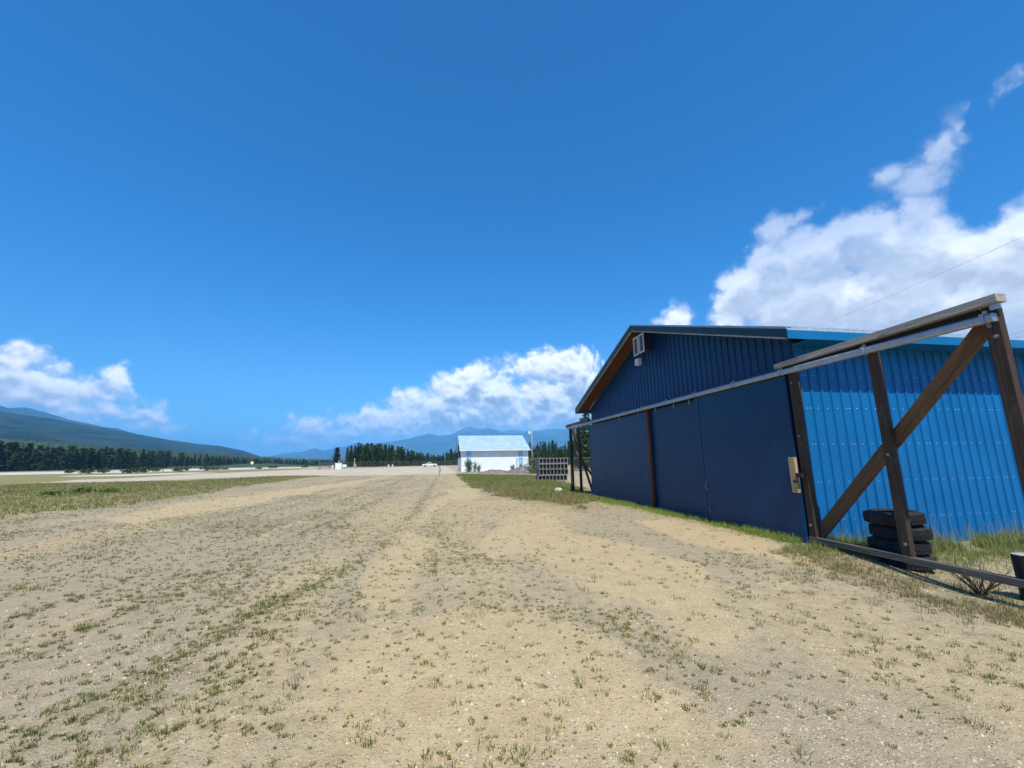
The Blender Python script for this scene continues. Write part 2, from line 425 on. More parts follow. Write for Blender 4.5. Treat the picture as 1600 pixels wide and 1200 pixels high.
def masks(x, y):
    w = (fbm(x, y, 1.3, 4, 3)-.5)*1.3 + (fbm(x, y, .35, 3, 9)-.5)*1.6
    r = np.hypot(x, y); ws = np.clip(r/14, .35, 3)
    sand = np.zeros_like(x)
    for poly, soft in SAND:
        sand = np.maximum(sand, sst(poly_sd(x, y, poly) + w*soft*1.5*ws**.5, -soft*.4, soft))
    # grey dry litter: big soft patches, more on the left and towards the doors
    g = fbm(x*1.0, y*.45, .5, 4, 21)
    litter_lines = fbm(x*1.1+.02*y, y*.10, 1.0, 4, 63)
    g = np.where(x < 1.5, .45*g+.55*litter_lines, g)
    litter = sst(g + .10*sst(-x, .5, 4) + .12*sst(x, 2.2, 4.5), .44, .66)*(1-sand)
    fl = np.maximum(sst(poly_sd(x, y, FIELD_L) + w*1.2, -.6, 1.4), sst(poly_sd(x, y, FIELD_FAR), -1.0, 1.0)); fr = sst(poly_sd(x, y, FIELD_R) + w*.9, -.5, 1.2)
    # old wheel lines running along the strip, marked by greener growth
    rut = np.zeros_like(x)
    TR = (((3, 4, 5.3, 6.8, 9.2, 14, 21, 40, 60), (-2.6, -2.15, -1.9, -1.48, -1.05, -.78, -.57, -.25, .1), .17, 1.0),
          ((4, 7.2, 11.3, 20, 30, 60), (-3.5, -3.27, -3.1, -2.5, -1.95, -.9), .16, .8),
          ((4, 12, 25, 60), (-4.4, -4.3, -3.9, -2.6), .15, .7), ((5, 14, 30, 60), (-5.6, -5.5, -5.1, -4.2), .18, .7),
          ((8, 20, 60), (-7.0, -6.8, -5.9), .2, .6), ((8, 20, 60), (-8.6, -8.4, -7.7), .2, .5), ((9, 16, 30, 58), (-.1, .1, .5, 1.0), .3, .55), ((4, 10, 20, 40), (-1.2, -.2, .35, .7), .10, .45))
    for ys_, xs_, wd, amp in TR:
        c = np.interp(y, ys_, xs_) + .05*np.sin(y*.9+wd*40); ww = wd*(1+y*.018)
        rut = np.maximum(rut, amp*np.exp(-((x-c)/ww)**2)*sst(y, ys_[0]-1, ys_[0]+2)*(1-sst(y, ys_[-1]-4, ys_[-1]+2)))
    rut = rut*(.55+.45*sst(fbm(x, y*.5, .9, 3, 5), .32, .55))
    lines = sst(fbm(x*1.5+.03*y, y*.11, 1.0, 4, 61), .47, .66)*sst(-x, -1.5, 1.0)*sst(y, 6, 11)
    rut = np.maximum(rut, lines*.45)
    green = np.clip(rut*.9 + sst(fbm(x, y, .55, 4, 33) + .08*sst(-x, 0, 3)*sst(y, 6, 14), .5, .72)*.55, 0, 1)*(1-sand)
    edge = sst(x, 5.2, 6.7)*sst(y, 6, 9)*(1-sst(y, 23, 26))          # strip along the doors
    edge = np.maximum(edge, sst(x, 5.4, 6.6)*sst(y, 2.0, 3.5)*(1-sst(y, 7, 8))*.8)
    return sand, litter, green, fl, fr, rut, edge*sst(x, 0, 1)
def ground_z(x, y):
    r = np.hypot(x, y); near = 1-sst(r, 25, 60)
    z = ((fbm(x, y, .45, 3, 51)-.5)*.07 + (fbm(x, y, 2.2, 3, 57)-.5)*.025)*near*sst(r, .2, 2)
    z -= .22*sst(x, 5.0, 6.7)*sst(7.1-y, .1, 2.4)*sst(y, -4, 1) + .10*sst(x, 6.95, 7.9)*(1-sst(y, 7.2, 8))*sst(y, 4.5, 5.5)
    z += .05*np.exp(-((x-6.1)/.5)**2)*sst(y, 8, 10)*(1-sst(y, 18, 21))
    z *= np.where((x > 6.6) & (x < 7.3) & (y > 7.0) & (y < 18.8), .35, 1)
    return z
def gz(x, y): return float(ground_z(np.array([x], float), np.array([y], float))[0])

def build_ground():
    az = np.concatenate([np.arange(-72, 86, .3), np.arange(86, 288, 6.0)]); az = np.radians(az); na = len(az)
    rr = [.6]
    while rr[-1] < 30000: rr.append(rr[-1]*(1.016 if rr[-1] < 90 else 1.05 if rr[-1] < 2000 else 1.25))
    rr[-1] = 30000; rr = np.array(rr); nr = len(rr)
    X = np.outer(rr, np.sin(az)).ravel(); Y = np.outer(rr, np.cos(az)).ravel()
    Z = ground_z(X, Y)
    sand, lit, green, fl, fr, rut, edge = masks(X, Y)
    V = np.concatenate([np.stack([X, Y, Z], 1), [[0, 0, 0]]]); c = len(V)-1
    i = np.arange(nr-1)[:, None]; j = np.arange(na)[None, :]; j2 = (j+1) % na
    q = np.stack([i*na+j, i*na+j2, (i+1)*na+j2, (i+1)*na+j], -1).reshape(-1, 4)[:, ::-1]
    t = np.stack([np.full(na, c), (np.arange(na)+1) % na, np.arange(na)], -1)
    fl_ = np.concatenate([q.ravel(), t.ravel()]); lt = np.concatenate([np.full(len(q), 4), np.full(len(t), 3)])
    T = material('gravelly_soil'); co = objco(T)
    a1 = T.new('ShaderNodeAttribute', attribute_name='mask_a'); a2 = T.new('ShaderNodeAttribute', attribute_name='mask_b')
    s1 = T.new('ShaderNodeSeparateColor'); T.l.new(a1.outputs['Color'], s1.inputs[0])
    s2 = T.new('ShaderNodeSeparateColor'); T.l.new(a2.outputs['Color'], s2.inputs[0])
    n1 = T.noise(co, 2.6, 8, .68); n2 = T.noise(co, 14, 6, .7); n3 = T.noise(co, 75, 3, .7); nl = T.noise(co, .12, 6, .62)
    br = lambda v, lo, hi: T.ramp(v, lo, hi)
    base = T.mix(br(n1, .35, .65), (.40, .298, .146), (.49, .376, .198))
    sandc = T.mix(br(n1, .3, .7), (.49, .352, .166), (.56, .415, .212))
    litc = T.mix(br(n2, .35, .65), (.30, .237, .138), (.425, .342, .208))
    grc = T.mix(br(n2, .35, .65), (.17, .15, .065), (.33, .275, .15))
    def blend(f, lo, hi, nz): return T.ramp(T.math('ADD', f, T.math('MULTIPLY', T.math('SUBTRACT', nz, .5), 2.6)), lo, hi)
    col = T.mix(blend(s1.outputs[1], .2, .95, n2), base, litc)
    col = T.mix(T.math('MULTIPLY', blend(s1.outputs[2], .35, .8, n2), .75), col, grc)
    nb = T.math('ADD', T.math('MULTIPLY', n1, .6), T.math('MULTIPLY', n2, .4))
    col = T.mix(T.math('MULTIPLY', blend(s1.outputs[0], .15, 1.0, nb), .8), col, sandc)
    ng = T.noise(scaled(T, co, (1, .35, 1)), .55, 6, .7)
    fc = T.mix(br(ng, .38, .62), (.22, .195, .07), (.29, .245, .10))
    fc = T.mix(br(nl, .52, .66), fc, (.16, .185, .045))
    fcr = T.mix(br(ng, .4, .6), (.16, .155, .05), (.24, .20, .09))
    fcr = T.mix(br(n1, .5, .65), fcr, (.15, .19, .04))
    col = T.mix(s2.outputs[0], col, fc); col = T.mix(s2.outputs[1], col, fcr)
    col = T.mix(T.math('MULTIPLY', blend(s2.outputs[2], .45, .9, n1), .6), col, (.17, .16, .06))
    vo = T.new('ShaderNodeTexVoronoi'); T.l.new(co, vo.inputs['Vector']); vo.inputs['Scale'].default_value = 42
    sc = T.new('ShaderNodeSeparateColor'); T.l.new(vo.outputs['Color'], sc.inputs[0])
    stone = T.math('MULTIPLY', T.ramp(sc.outputs[0], .60, .68), T.ramp(vo.outputs['Distance'], .25, .45, 1, 0))
    stone = T.math('MULTIPLY', stone, T.math('SUBTRACT', 1.0, T.math('MAXIMUM', s2.outputs[0], s2.outputs[1])))
    col = T.mix(T.math('MULTIPLY', stone, .9), col, T.mix(sc.outputs[1], (.34, .28, .19), (.74, .64, .46)))
    vo2 = T.new('ShaderNodeTexVoronoi'); T.l.new(co, vo2.inputs['Vector']); vo2.inputs['Scale'].default_value = 130
    sc2 = T.new('ShaderNodeSeparateColor'); T.l.new(vo2.outputs['Color'], sc2.inputs[0])
    g2 = T.math('MULTIPLY', T.math('SUBTRACT', 1.0, T.math('MAXIMUM', s2.outputs[0], s2.outputs[1])), .55)
    col = T.mix(T.math('MULTIPLY', g2, T.ramp(sc2.outputs[0], .55, .62)), col, T.mix(sc2.outputs[1], (.25, .20, .13), (.62, .52, .36)))
    col = T.mix(T.math('MULTIPLY', br(n3, .5, .8), .35), col, (.16, .125, .085))
    n4 = T.noise(co, 7, 6, .78); n5 = T.noise(co, 32, 4, .75)
    mot = T.math('MULTIPLY', T.math('SUBTRACT', 1.0, T.math('MAXIMUM', s2.outputs[0], s2.outputs[1])), T.math('SUBTRACT', 1.0, T.math('MULTIPLY', s1.outputs[0], .6)))
    col = T.mix(T.math('MULTIPLY', mot, T.math('MULTIPLY', T.ramp(n4, .48, .70), .62)), col, (.185, .145, .085))
    col = T.mix(T.math('MULTIPLY', mot, T.math('MULTIPLY', T.ramp(n5, .54, .74), .5)), col, (.20, .16, .10))
    col = T.mix(T.math('MULTIPLY', mot, T.math('MULTIPLY', T.ramp(n4, .48, .28), .35)), col, (.58, .47, .29))
    # far country beyond the strips
    far = a2.outputs['Alpha']
    T.l.new(T.mix(far, col, (.07, .085, .035)), T.b.inputs['Base Color'])
    T.b.inputs['Roughness'].default_value = .95; T.b.inputs['Specular IOR Level'].default_value = .15
    h = T.math('ADD', T.math('MULTIPLY', n2, .6), T.math('ADD', T.math('MULTIPLY', n3, .25), T.math('MULTIPLY', stone, .35)))
    bump(T, h, .9, .03)
    o = raw_mesh('ground', V, fl_, lt, T.m, smooth=True)
    far = np.maximum(sst(np.hypot(X, Y), 230, 420), 0)
    for nm, arr in (('mask_a', (sand, lit, green, rut)), ('mask_b', (fl, fr, edge, far))):
        A = o.data.color_attributes.new(nm, 'FLOAT_COLOR', 'POINT')
        C = np.zeros((len(V), 4), np.float32)
        for k in range(4): C[:-1, k] = arr[k]
        A.data.foreach_set('color', C.ravel())
    link(o); tag(o, kind='structure')
build_ground()

def strip(name, poly, z, mat, cut=6.0, wob=.5):
    """a flat sheet with a slightly ragged edge"""
    pts = []
    for i in range(len(poly)):
        a, b = Vector(poly[i]), Vector(poly[(i+1) % len(poly)]); n = max(1, int((b-a).length/cut))
        nrm = (b-a).normalized().orthogonal() if (b-a).length else Vector((0, 0))
        for k in range(n):
            p = a.lerp(b, k/n); p += nrm*random.uniform(-wob, wob)*min(1, p.length/60)
            pts.append((p.x, p.y, z))
    mb = MB(); mb.add(pts, [tuple(range(len(pts)))])
    o = mb.build(name, mat); tag(o, kind='structure')
    bm = bmesh.new(); bm.from_mesh(o.data); bmesh.ops.triangulate(bm, faces=bm.faces)
    for f in bm.faces:
        if f.normal.z < 0: f.normal_flip()
    bm.to_mesh(o.data); bm.free()
    return o
def m_gravel(name, a, b):
    T = material(name); co = objco(T); n = T.noise(scaled(T, co, (1, .5, 1)), .25, 7, .68); n2 = T.noise(co, 4, 5, .7)
    col = T.mix(T.ramp(n, .35, .65), a, b); col = T.mix(T.math('MULTIPLY', T.ramp(n2, .5, .8), .3), col, tuple(x*.6 for x in a))
    T.l.new(col, T.b.inputs['Base Color']); T.b.inputs['Roughness'].default_value = .95; T.b.inputs['Specular IOR Level'].default_value = .1
    return T.m
M_APRON = m_gravel('apron_gravel', (.44, .37, .255), (.53, .455, .325))
M_RUN = m_gravel('runway_gravel', (.50, .47, .42), (.58, .55, .49))
strip('gravel_apron', P([(714,739),(690,741),(600,742.5),(520,743.5),(470,743.3),(400,744.8),(300,748.2),(200,752.2),(60,755),(120,750),(200,747.2),(300,741.5),(400,737),(480,733.5),(560,731.8),(620,730),(660,728.8),(697,728.4),(706,733)]), .004, M_APRON)
strip('taxiway', P([(88,745),(200,743.8),(300,740.2),(340,739),(300,738.4),(200,741.4),(120,743.2)]), .008, M_RUN)
strip('runway', P([(-600,765),(0,742.2),(200,738.6),(300,735.4),(480,731),(495,730),(480,729.6),(300,732.4),(200,735.2),(0,738.8),(-600,757)]), .012, M_RUN)

# ------------------------------------------------------------------ mountains
def terrain(name, sky, r0, rp, r1, a0, a1, mat, power=1.3, rough=.22, seed=0, step=.12, nrad=70):
    az = np.arange(a0, a1, step); s = np.array([azel(*p) for p in sky]); o = np.argsort(s[:, 0])
    el = np.interp(az, s[o, 0], s[o, 1]); 
    rr = np.concatenate([np.linspace(r0, rp, nrad), np.linspace(rp, r1, nrad//2)[1:]])
    A, RR = np.meshgrid(np.radians(az), rr, indexing='ij'); H = (rp*np.tan(np.radians(el)))[:, None]
    t = np.clip((RR-r0)/(rp-r0), 0, 1); g = np.where(RR <= rp, t**power, np.clip(1-(RR-rp)/(r1-rp), 0, 1)**.8)
    X, Y = RR*np.sin(A), RR*np.cos(A); sc = 6.0/rp
    n1 = 1-np.abs(2*fbm(X+1e5, Y+1e5, sc*1.2, 5, seed)-1); n2 = fbm(X+1e5, Y+1e5, sc*5, 4, seed+5)
    fall = np.where(RR <= rp, 4*t*(1-t), g*(1-g)*2)
    Z = H*(g + rough*fall*(n1-.75) + rough*.35*fall*(n2-.5)) + H*.03*(fbm(X+1e5, Y+1e5, sc*14, 3, seed+9)-.5)*np.minimum(1, 4*g)
    Z = np.maximum(Z, -3.0*(g < .01)) - 2.0*(g <= 0)
    na, nr = X.shape; i = np.arange(na-1)[:, None]; j = np.arange(nr-1)[None, :]
    q = np.stack([i*nr+j, (i+1)*nr+j, (i+1)*nr+j+1, i*nr+j+1], -1).reshape(-1, 4)[:, ::-1]
    ob = raw_mesh(name, np.stack([X.ravel(), Y.ravel(), Z.ravel()], 1), q.ravel(), np.full(len(q), 4), mat, smooth=True)
    link(ob); tag(ob, kind='structure'); return ob
def m_mountain(name, forest, forest2, rock, zlo, zhi, sc, snow=0.0):
    T = material(name); co = objco(T); sp = T.new('ShaderNodeSeparateXYZ'); T.l.new(co, sp.inputs[0])
    n = T.noise(co, sc, 7, .65); n2 = T.noise(co, sc*8, 5, .7)
    c = T.mix(T.ramp(n, .4, .62), forest, forest2); c = T.mix(T.math('MULTIPLY', T.ramp(n2, .45, .75), .5), c, tuple(x*.5 for x in forest))
    f = T.ramp(T.math('ADD', sp.outputs[2], T.math('MULTIPLY', T.math('SUBTRACT', n, .5), (zhi-zlo)*2.2)), zlo, zhi)
    c = T.mix(f, c, T.mix(T.ramp(n2, .4, .6), rock, tuple(x*1.5 for x in rock)))
    if snow: c = T.mix(T.math('MULTIPLY', T.ramp(T.math('MULTIPLY', T.noise(co, sc*5, 4, .6), f), .50, .58), snow), c, (.75, .78, .8))
    T.l.new(c, T.b.inputs['Base Color']); T.b.inputs['Roughness'].default_value = .95; T.b.inputs['Specular IOR Level'].default_value = .05
    return T.m
terrain('mountain_range', [(330,722),(400,718),(420,713),(440,709),(475,705),(492,700),(506,704),(538,698),(560,690.5),(572,694),(586,692.4),(612,690),(640,685),(668,677),(688,681),(704,679),(718,672),(733.5,666),(751,670.6),(761.5,667.6),(786,674.6),(800,671.5),(817,674),(844,672),(861,670),(886,670.6),(930,664),(1000,672),(1100,660),(1300,690),(1600,705)],
        9000, 14500, 19500, -25, 62, m_mountain('mountain_forest', (.014,.032,.018), (.055,.075,.04), (.12,.12,.115), 850, 1250, .0012, .8), 1.25, .3, 3)
terrain('far_ridge', [(-300,600),(0,633),(13,637),(39,636),(66,643),(105,655),(135,661),(163,667),(184,669),(205,676),(262,692),(330,706),(400,722)],
        7000, 9500, 13000, -75, -18, m_mountain('ridge_forest', (.022,.045,.022), (.035,.06,.03), (.12,.12,.115), 900, 1400, .0016), 1.2, .3, 8)
terrain('forested_hill', [(-400,598),(-200,620),(0,643),(52,650),(105,658),(157,667),(210,677),(262,686.6),(315,694),(341,696),(381,704),(407,713),(440,719),(480,724),(540,727)],
        900, 4600, 8000, -80, -9, m_mountain('hill_forest', (.009,.022,.016), (.036,.056,.030), (.07,.09,.045), 3000, 4000, .006), 1.5, .22, 14)
terrain('low_rise', [(-400,640),(0,684),(100,692),(200,702),(300,711),(400,719),(460,724),(520,727)],
        520, 1500, 2600, -80, -10, m_mountain('rise_forest', (.04,.075,.035), (.07,.10,.05), (.07,.09,.045), 3000, 4000, .03), 1.1, .5, 24, .2, 40)

# ------------------------------------------------------------------ trees
def conifer_mesh(name, h, rad, layers, seed, mat, open_=0.0, tri=6, base=.08):
    r = random.Random(seed); mb = MB()
    for k in range(layers):
        t = (k+r.uniform(-.3, .3))/(layers-1); t = min(max(t, 0), 1)
        z = h*(base+(1-base)*t); L = rad*(1-t)**.85*(.75+.5*r.random()) + .06*rad
        nb = max(4, int(8*(1-t)+4))
        for b in range(nb):
            if r.random() < open_: continue
            a = 2*math.pi*(b+r.random())/nb + k; l = L*r.uniform(.6, 1.15); droop = -.28*l*(1-t)
            for q in range(tri):
                u = (q+.4)/tri; cx, cy = math.cos(a)*l*u, math.sin(a)*l*u; cz = z + droop*u + r.uniform(-.12, .12)
                s = (.22+.34*(1-u))*max(.6, rad*.62)*r.uniform(.7, 1.3)
                v = [(cx+r.uniform(-s, s), cy+r.uniform(-s, s), cz+r.uniform(-.5*s, .6*s)) for _ in range(3)]
                mb.add(v, [(0, 1, 2)])
    mb.add([(-.05*rad, 0, h*.93), (.05*rad, .02, h*.93), (0, 0, h*1.04)], [(0, 1, 2)])
    o = mb.build(name, mat); me = o.data; bpy.data.objects.remove(o); return me
def tree_proto(name, h, rad, layers, seed, mat, label, cat, group, open_=.1, tri=5, base=.08):
    t = thing(name, (0, 0, 0), label, cat, group)
    tk = MB(); tk.tube([(0, 0, -.3), (.02, .01, h*.5), (0, 0, h*.97)], [h*.014, h*.009, h*.002], 6); tk.build('trunk', MAT['bark'], t)
    o = bpy.data.objects.new('crown', conifer_mesh('crown', h, rad, layers, seed, mat, open_, tri, base)); link(o, t)
    return t
def plant(protos, spots, label, group, wide=1.0):
    for (x, y, h) in spots:
        p = random.choice(protos); s = h/p['h']
        a = random.uniform(0, 6.28)
        o = copy_tree(p, (x, y, gz(x, y)), a, s*wide*random.uniform(.8, 1.2), s)
        o['label'] = label; o['group'] = group
def protos(name, mat, specs, label, cat, group, **kw):
    out = []
    for i, (h, rad, ly) in enumerate(specs):
        t = tree_proto(name, h, rad, ly, 100+i+int(h*10), mat, label, cat, group, **kw); t['h'] = h; out.append(t)
    return out
def drop(ps):                                       # prototypes that only served as sources go away again
    for p in ps:
        for c in list(p.children): bpy.data.objects.remove(c)
        bpy.data.objects.remove(p)
spec = [(11, 2.8, 24), (12, 2.4, 26), (10, 2.7, 22), (13, 2.3, 28), (9, 2.5, 20)]
con = protos('conifer', MAT['conifer'], spec, 'x', 'tree', 'x', tri=6)
pin = protos('pine_tree', MAT['pine'], [(12, 1.9, 26), (13, 1.6, 28), (11, 1.8, 24), (14, 1.5, 30)], 'x', 'tree', 'x', open_=.15, tri=6)
def row(pxs, base_y, dist, n, hfun, jit):
    """n trees between two picture columns at about the given distance; hfun gives the top line"""
    out = []
    for i in range(n):
        px = pxs[0] + (pxs[1]-pxs[0])*(i+random.random())/n; d = dist*random.uniform(1-jit, 1+jit)
        a, _ = azel(px, base_y); a = R(a); top = hfun(px) ; _, e = azel(px, top)
        out.append((d*math.sin(a), d*math.cos(a), max(3.0, EYE + d*math.tan(R(e)))*random.uniform(.74, 1.12)))
    return out
I = lambda xs, ys: (lambda x: float(np.interp(x, xs, ys)))
clump = I([545,556,580,600,620,650,665,690,705,716], [702,697,696,698,700,707,709,712,704,697])
plant(con, row((540, 720), 725, 215, 70, clump, .06) + row((545, 718), 725, 245, 60, clump, .06),
      'dark green conifer in the dense wood beyond the far end of the gravel apron', 'conifers beyond the apron')
x0, y0 = 190*math.tan(R(azel(526, 720)[0])), 190
lone = copy_tree(con[0], (x0, y0, 0), 1.0, 1.0, 1.0); lone.matrix_basis = Matrix.Translation((x0, y0, 0)) @ Matrix.Diagonal((1.2, 1.2, (EYE+190*math.tan(R(2.0)))/11, 1))
tag(lone, 'tall dark conifer standing alone left of the wood, behind the white cabinet and mast', 'tree'); del lone['group']
wr = I([826,840,855,868,880,895], [694,695,693,690,697,692])
plant(pin, row((822, 900), 722, 150, 38, wr, .05) + row((826, 930), 722, 175, 42, wr, .05),
      'slim green pine in the wood between the white hangar and the blue hangar', 'pines between the two hangars')
sp2 = []
for px, d, py in ((897,74,668),(903,66,664),(908,70,655),(914,64,645),(919,72,640),(901,82,672),(911,84,655)):
    a, e = azel(px, py); sp2.append((d*math.sin(R(a)), d*math.cos(R(a)), EYE+d*math.tan(R(e))))
plant(pin, sp2, 'tall green pine seen through the dark timber frame left of the navy doors', 'pines behind the far timber frame')
for o in list(COL.objects):
    pass
lf = I([-60,0,100,200,300,400,500,545], [690,693,699,703,710,716.5,718,717])
def lrow(n, k):
    out = []
    for i in range(n):
        px = -40 + 560*(i+random.random())/n; a, _ = azel(px, 735)
        d = float(np.interp(px, [-40, 0, 200, 400, 520], [350, 366, 420, 760, 900]))*random.uniform(1.0, 1.06+k)
        _, e = azel(px, lf(px)); out.append((d*math.sin(R(a)), d*math.cos(R(a)), (EYE+d*math.tan(R(e)))*random.uniform(.6, 1.08)))
    return out
plant(con, lrow(235, .05), 'dark conifer in the long tree line along the far side of the runway', 'conifers lining the runway', 1.5)
drop(con); drop(pin)

def forest():
    """the unbroken wood behind the tree line and over the low rise"""
    V, Fc, Lt = [], [], []; b = 0
    rise = bpy.data.objects['low_rise']
    N = 5200
    a = R(1)*rng.uniform(-62, -11, N); d = 395*np.exp(rng.random(N)*1.5)
    base = np.interp(np.degrees(a), [-62,-40,-32,-21,-13], [345, 385, 440, 800, 940]); d = np.maximum(d, base*rng.uniform(1.03, 1.25, N))
    s = np.array([azel(*p) for p in [(-400,640),(0,684),(100,692),(200,702),(300,711),(400,719),(460,724),(520,727)]])
    el = np.interp(np.degrees(a), s[:, 0], s[:, 1]); zz = np.clip((d-520)/980, 0, 1)**1.1*1500*np.tan(np.radians(el))*.95
    h = rng.uniform(6, 14, N); w = h*rng.uniform(.17, .27, N)
    for i in range(N):
        x, y = d[i]*math.sin(a[i]), d[i]*math.cos(a[i]); n = 6
        for (z0, z1, rr) in ((.0, .55, 1.0), (.28, .78, .75), (.55, 1.04, .5)):
            ph = random.random()*6
            ring = [(x+w[i]*rr*random.uniform(.6, 1.2)*math.cos(ph+6.283*k/n), y+w[i]*rr*random.uniform(.6, 1.2)*math.sin(ph+6.283*k/n), zz[i]+h[i]*(z0+random.uniform(-.05, .05))) for k in range(n)]
            V += ring + [(x, y, zz[i]+h[i]*z1)]
            for k in range(n): Fc += [b+k, b+(k+1) % n, b+n]; Lt.append(3)
            b += n+1
    o = raw_mesh('forest', np.array(V), Fc, Lt, MAT['wood_far']); link(o); tag(o, 'unbroken dark forest rising behind the tree line on the left', 'forest', kind='stuff')
forest()

# ------------------------------------------------------------------ blue hangar
FX, Y0, Y1, EZ, RZ, RY = 6.88, 7.10, 18.62, 4.03, 6.13, 12.85
hang = thing('hangar', (9.5, RY, 0), 'large bright blue metal hangar with navy sliding doors on its shaded gable front', 'hangar')
def roof_z(y, dz=0): return RZ - (RZ-EZ)*abs(y-RY)/6.2 + dz
BACK = 21.0
def corrugated(u0, u1, zb, zt, pitch=.2286, rib=.022, minor=True):
    """profile points along u, returning (u, offset) list"""
    pts = [(u0, 0)]; u = u0 + .03
    while u < u1-.07:
        pts += [(u, 0), (u+.016, rib), (u+.042, rib), (u+.058, 0)]
        u += pitch
    pts.append((u1, 0)); return pts
# gable front cladding above and behind the doors (ribs vertical, normal -X)
WX = 7.04
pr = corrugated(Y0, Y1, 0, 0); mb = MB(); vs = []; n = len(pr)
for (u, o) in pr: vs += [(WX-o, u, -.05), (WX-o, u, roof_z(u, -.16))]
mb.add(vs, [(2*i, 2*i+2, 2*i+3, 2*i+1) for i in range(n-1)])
mb.build('gable_wall', MAT['darkened'], hang)
# side wall (normal -Y), with screw heads
XS = 7.04
pr = corrugated(XS, BACK, 0, 0, .2286, .030); mb = MB(); vs = []; n = len(pr)
for (u, o) in pr: vs += [(u, Y0-o, -.35), (u, Y0-o, EZ-.13)]
mb.add(vs, [(2*i, 2*i+2, 2*i+3, 2*i+1) for i in range(n-1)])
k = 0; u = XS+.03
while u < BACK-.2:
    for z in (3.22, 2.55, 1.84, 1.12, .42):
        for du in ((.10,) if k % 4 else (.085, .16)):
            x = u+.029+du; b = [(x+.011*math.cos(t*1.0472), Y0-.004, z+.011*math.sin(t*1.0472)) for t in range(6)]
            mb.add(b + [(x, Y0-.012, z)], [(i, (i+1) % 6, 6) for i in range(6)], 1)
    u += .2286; k += 1
mb.build('side_wall', [MAT['clad'], MAT['screw']], hang)
# the two walls out of sight
mb = MB(); mb.add([(XS, Y1, -.05), (BACK, Y1, -.05), (BACK, Y1, EZ-.13), (XS, Y1, EZ-.13)], [(0, 1, 2, 3)])
mb.add([(BACK, Y0, -.4), (BACK, Y1, -.05), (BACK, Y1, EZ-.13), (BACK, RY, RZ-.16), (BACK, Y0, EZ-.13)], [(0, 1, 2, 3, 4)])
mb.build('rear_wall', MAT['clad'], hang)
# roof: corrugated sheet, ribs running down the slope
RX0, RX1 = 6.45, BACK+.4
pr = corrugated(RX0, RX1, 0, 0, .2286, .042); roof = None
mb = MB(); vs = []; n = len(pr); ye0, ye1 = RY-6.28, RY+6.28
zz = lambda y: RZ - (RZ-EZ)*abs(y-RY)/6.2
for (u, o) in pr:
    for (y, dz) in ((ye0, 0), (RY, 0), (ye1, 0)): vs.append((u, y, zz(y)+o))
    for (y, dz) in ((ye0, 0), (RY, 0), (ye1, 0)): vs.append((u, y, zz(y)-.030))
fs = []
for i in range(n-1):
    a, b = 6*i, 6*(i+1)
    fs += [(a, b, b+1, a+1), (a+1, b+1, b+2, a+2), (a+3, a+4, b+4, b+3), (a+4, a+5, b+5, b+4), (a, a+3, b+3, b), (a+2, b+2, b+5, a+5)]
fs += [(0, 1, 4, 3), (1, 2, 5, 4)]; e = 6*(n-1); fs += [(e, e+3, e+4, e+1), (e+1, e+4, e+5, e+2)]
mb.add(vs, fs); roof = mb.build('roof', MAT['roof'], hang)
def slope_bar(name, y0, y1, top, th, xa, xb, mat, par, zoff=0):
    mb = MB(); poly = [(y0, zz(y0)-top), (y1, zz(y1)-top), (y1, zz(y1)-top-th), (y0, zz(y0)-top-th)]
    mb.prism(poly, 0, xa, xb); return mb.build(name, mat, par, bevel=.004)
for (ya, yb) in ((ye0, RY-.004), (RY+.004, ye1)):
    slope_bar('rake_trim', ya, yb, .014, .17, RX0-.018, RX0+.008, MAT['green'], hang)
    slope_bar('rake_board', ya+.03, yb-.0, .185, .035, RX0-.012, RX0+.03, MAT['grey'], hang)
    slope_bar('rake_cap', ya, yb, -.034, .03, RX0-.03, RX0+.10, MAT['galv'], hang)
    slope_bar('soffit', ya+.05, yb, .10, .03, RX0+.035, WX-.026, MAT['soffit'], hang)
    slope_bar('barge_beam', ya+.05, yb, .135, .09, RX0+.035, RX0+.075, MAT['soffit'], hang)
mb = MB(); mb.box((RX0-.018, ye0-.022, EZ-.235), (RX1, ye0-.003, EZ-.065)); mb.build('eave_fascia', MAT['fascia'], hang, bevel=.004)
mb = MB(); mb.box((RX0+.01, ye1+.003, EZ-.22), (RX1, ye1+.022, EZ-.028)); mb.build('eave_fascia', MAT['fascia'], hang, bevel=.004)
mb = MB(); mb.box((WX-.03, ye0, EZ-.215), (RX1, Y0-.03, EZ-.19)); mb.build('eave_soffit', MAT['clad'], hang)
# sliding doors
def door(ya, yb, x, zb=.03, zt=3.2, hinges=(), handles=()):
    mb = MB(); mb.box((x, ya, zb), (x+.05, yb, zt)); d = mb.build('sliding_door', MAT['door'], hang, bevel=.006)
    e = MB()
    e.box((x-.008, yb-(.11 if x < 6.85 else .03), zb), (x-.001, yb-.004, zt)); e.build('edge_trim', MAT['darkened'] if x < 6.85 else MAT['door'], d)
    for y in hinges:
        h = MB(); h.box((x-.022, y-.018, zt-.10), (x-.004, y+.018, zt+.10)); h.tube([(x-.03, y, zt-.06), (x-.004, y, zt-.06)], .012, 8); h.build('hanger', MAT['galv'], d)
    for (y, z) in handles:
        h = MB(); pts = [(x-.004, y, z+.10), (x-.04, y, z+.085), (x-.05, y, z), (x-.04, y, z-.085), (x-.004, y, z-.10)]
        h.tube(pts, .009, 8); h.box((x-.010, y-.017, z+.08), (x-.001, y+.017, z+.125)); h.box((x-.010, y-.017, z-.125), (x-.001, y+.017, z-.08)); h.build('handle', MAT['steel'], d)
    return d
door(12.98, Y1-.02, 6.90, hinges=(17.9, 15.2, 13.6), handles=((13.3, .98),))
door(9.9, 12.86, 6.93, hinges=(12.5, 11.4, 10.6))
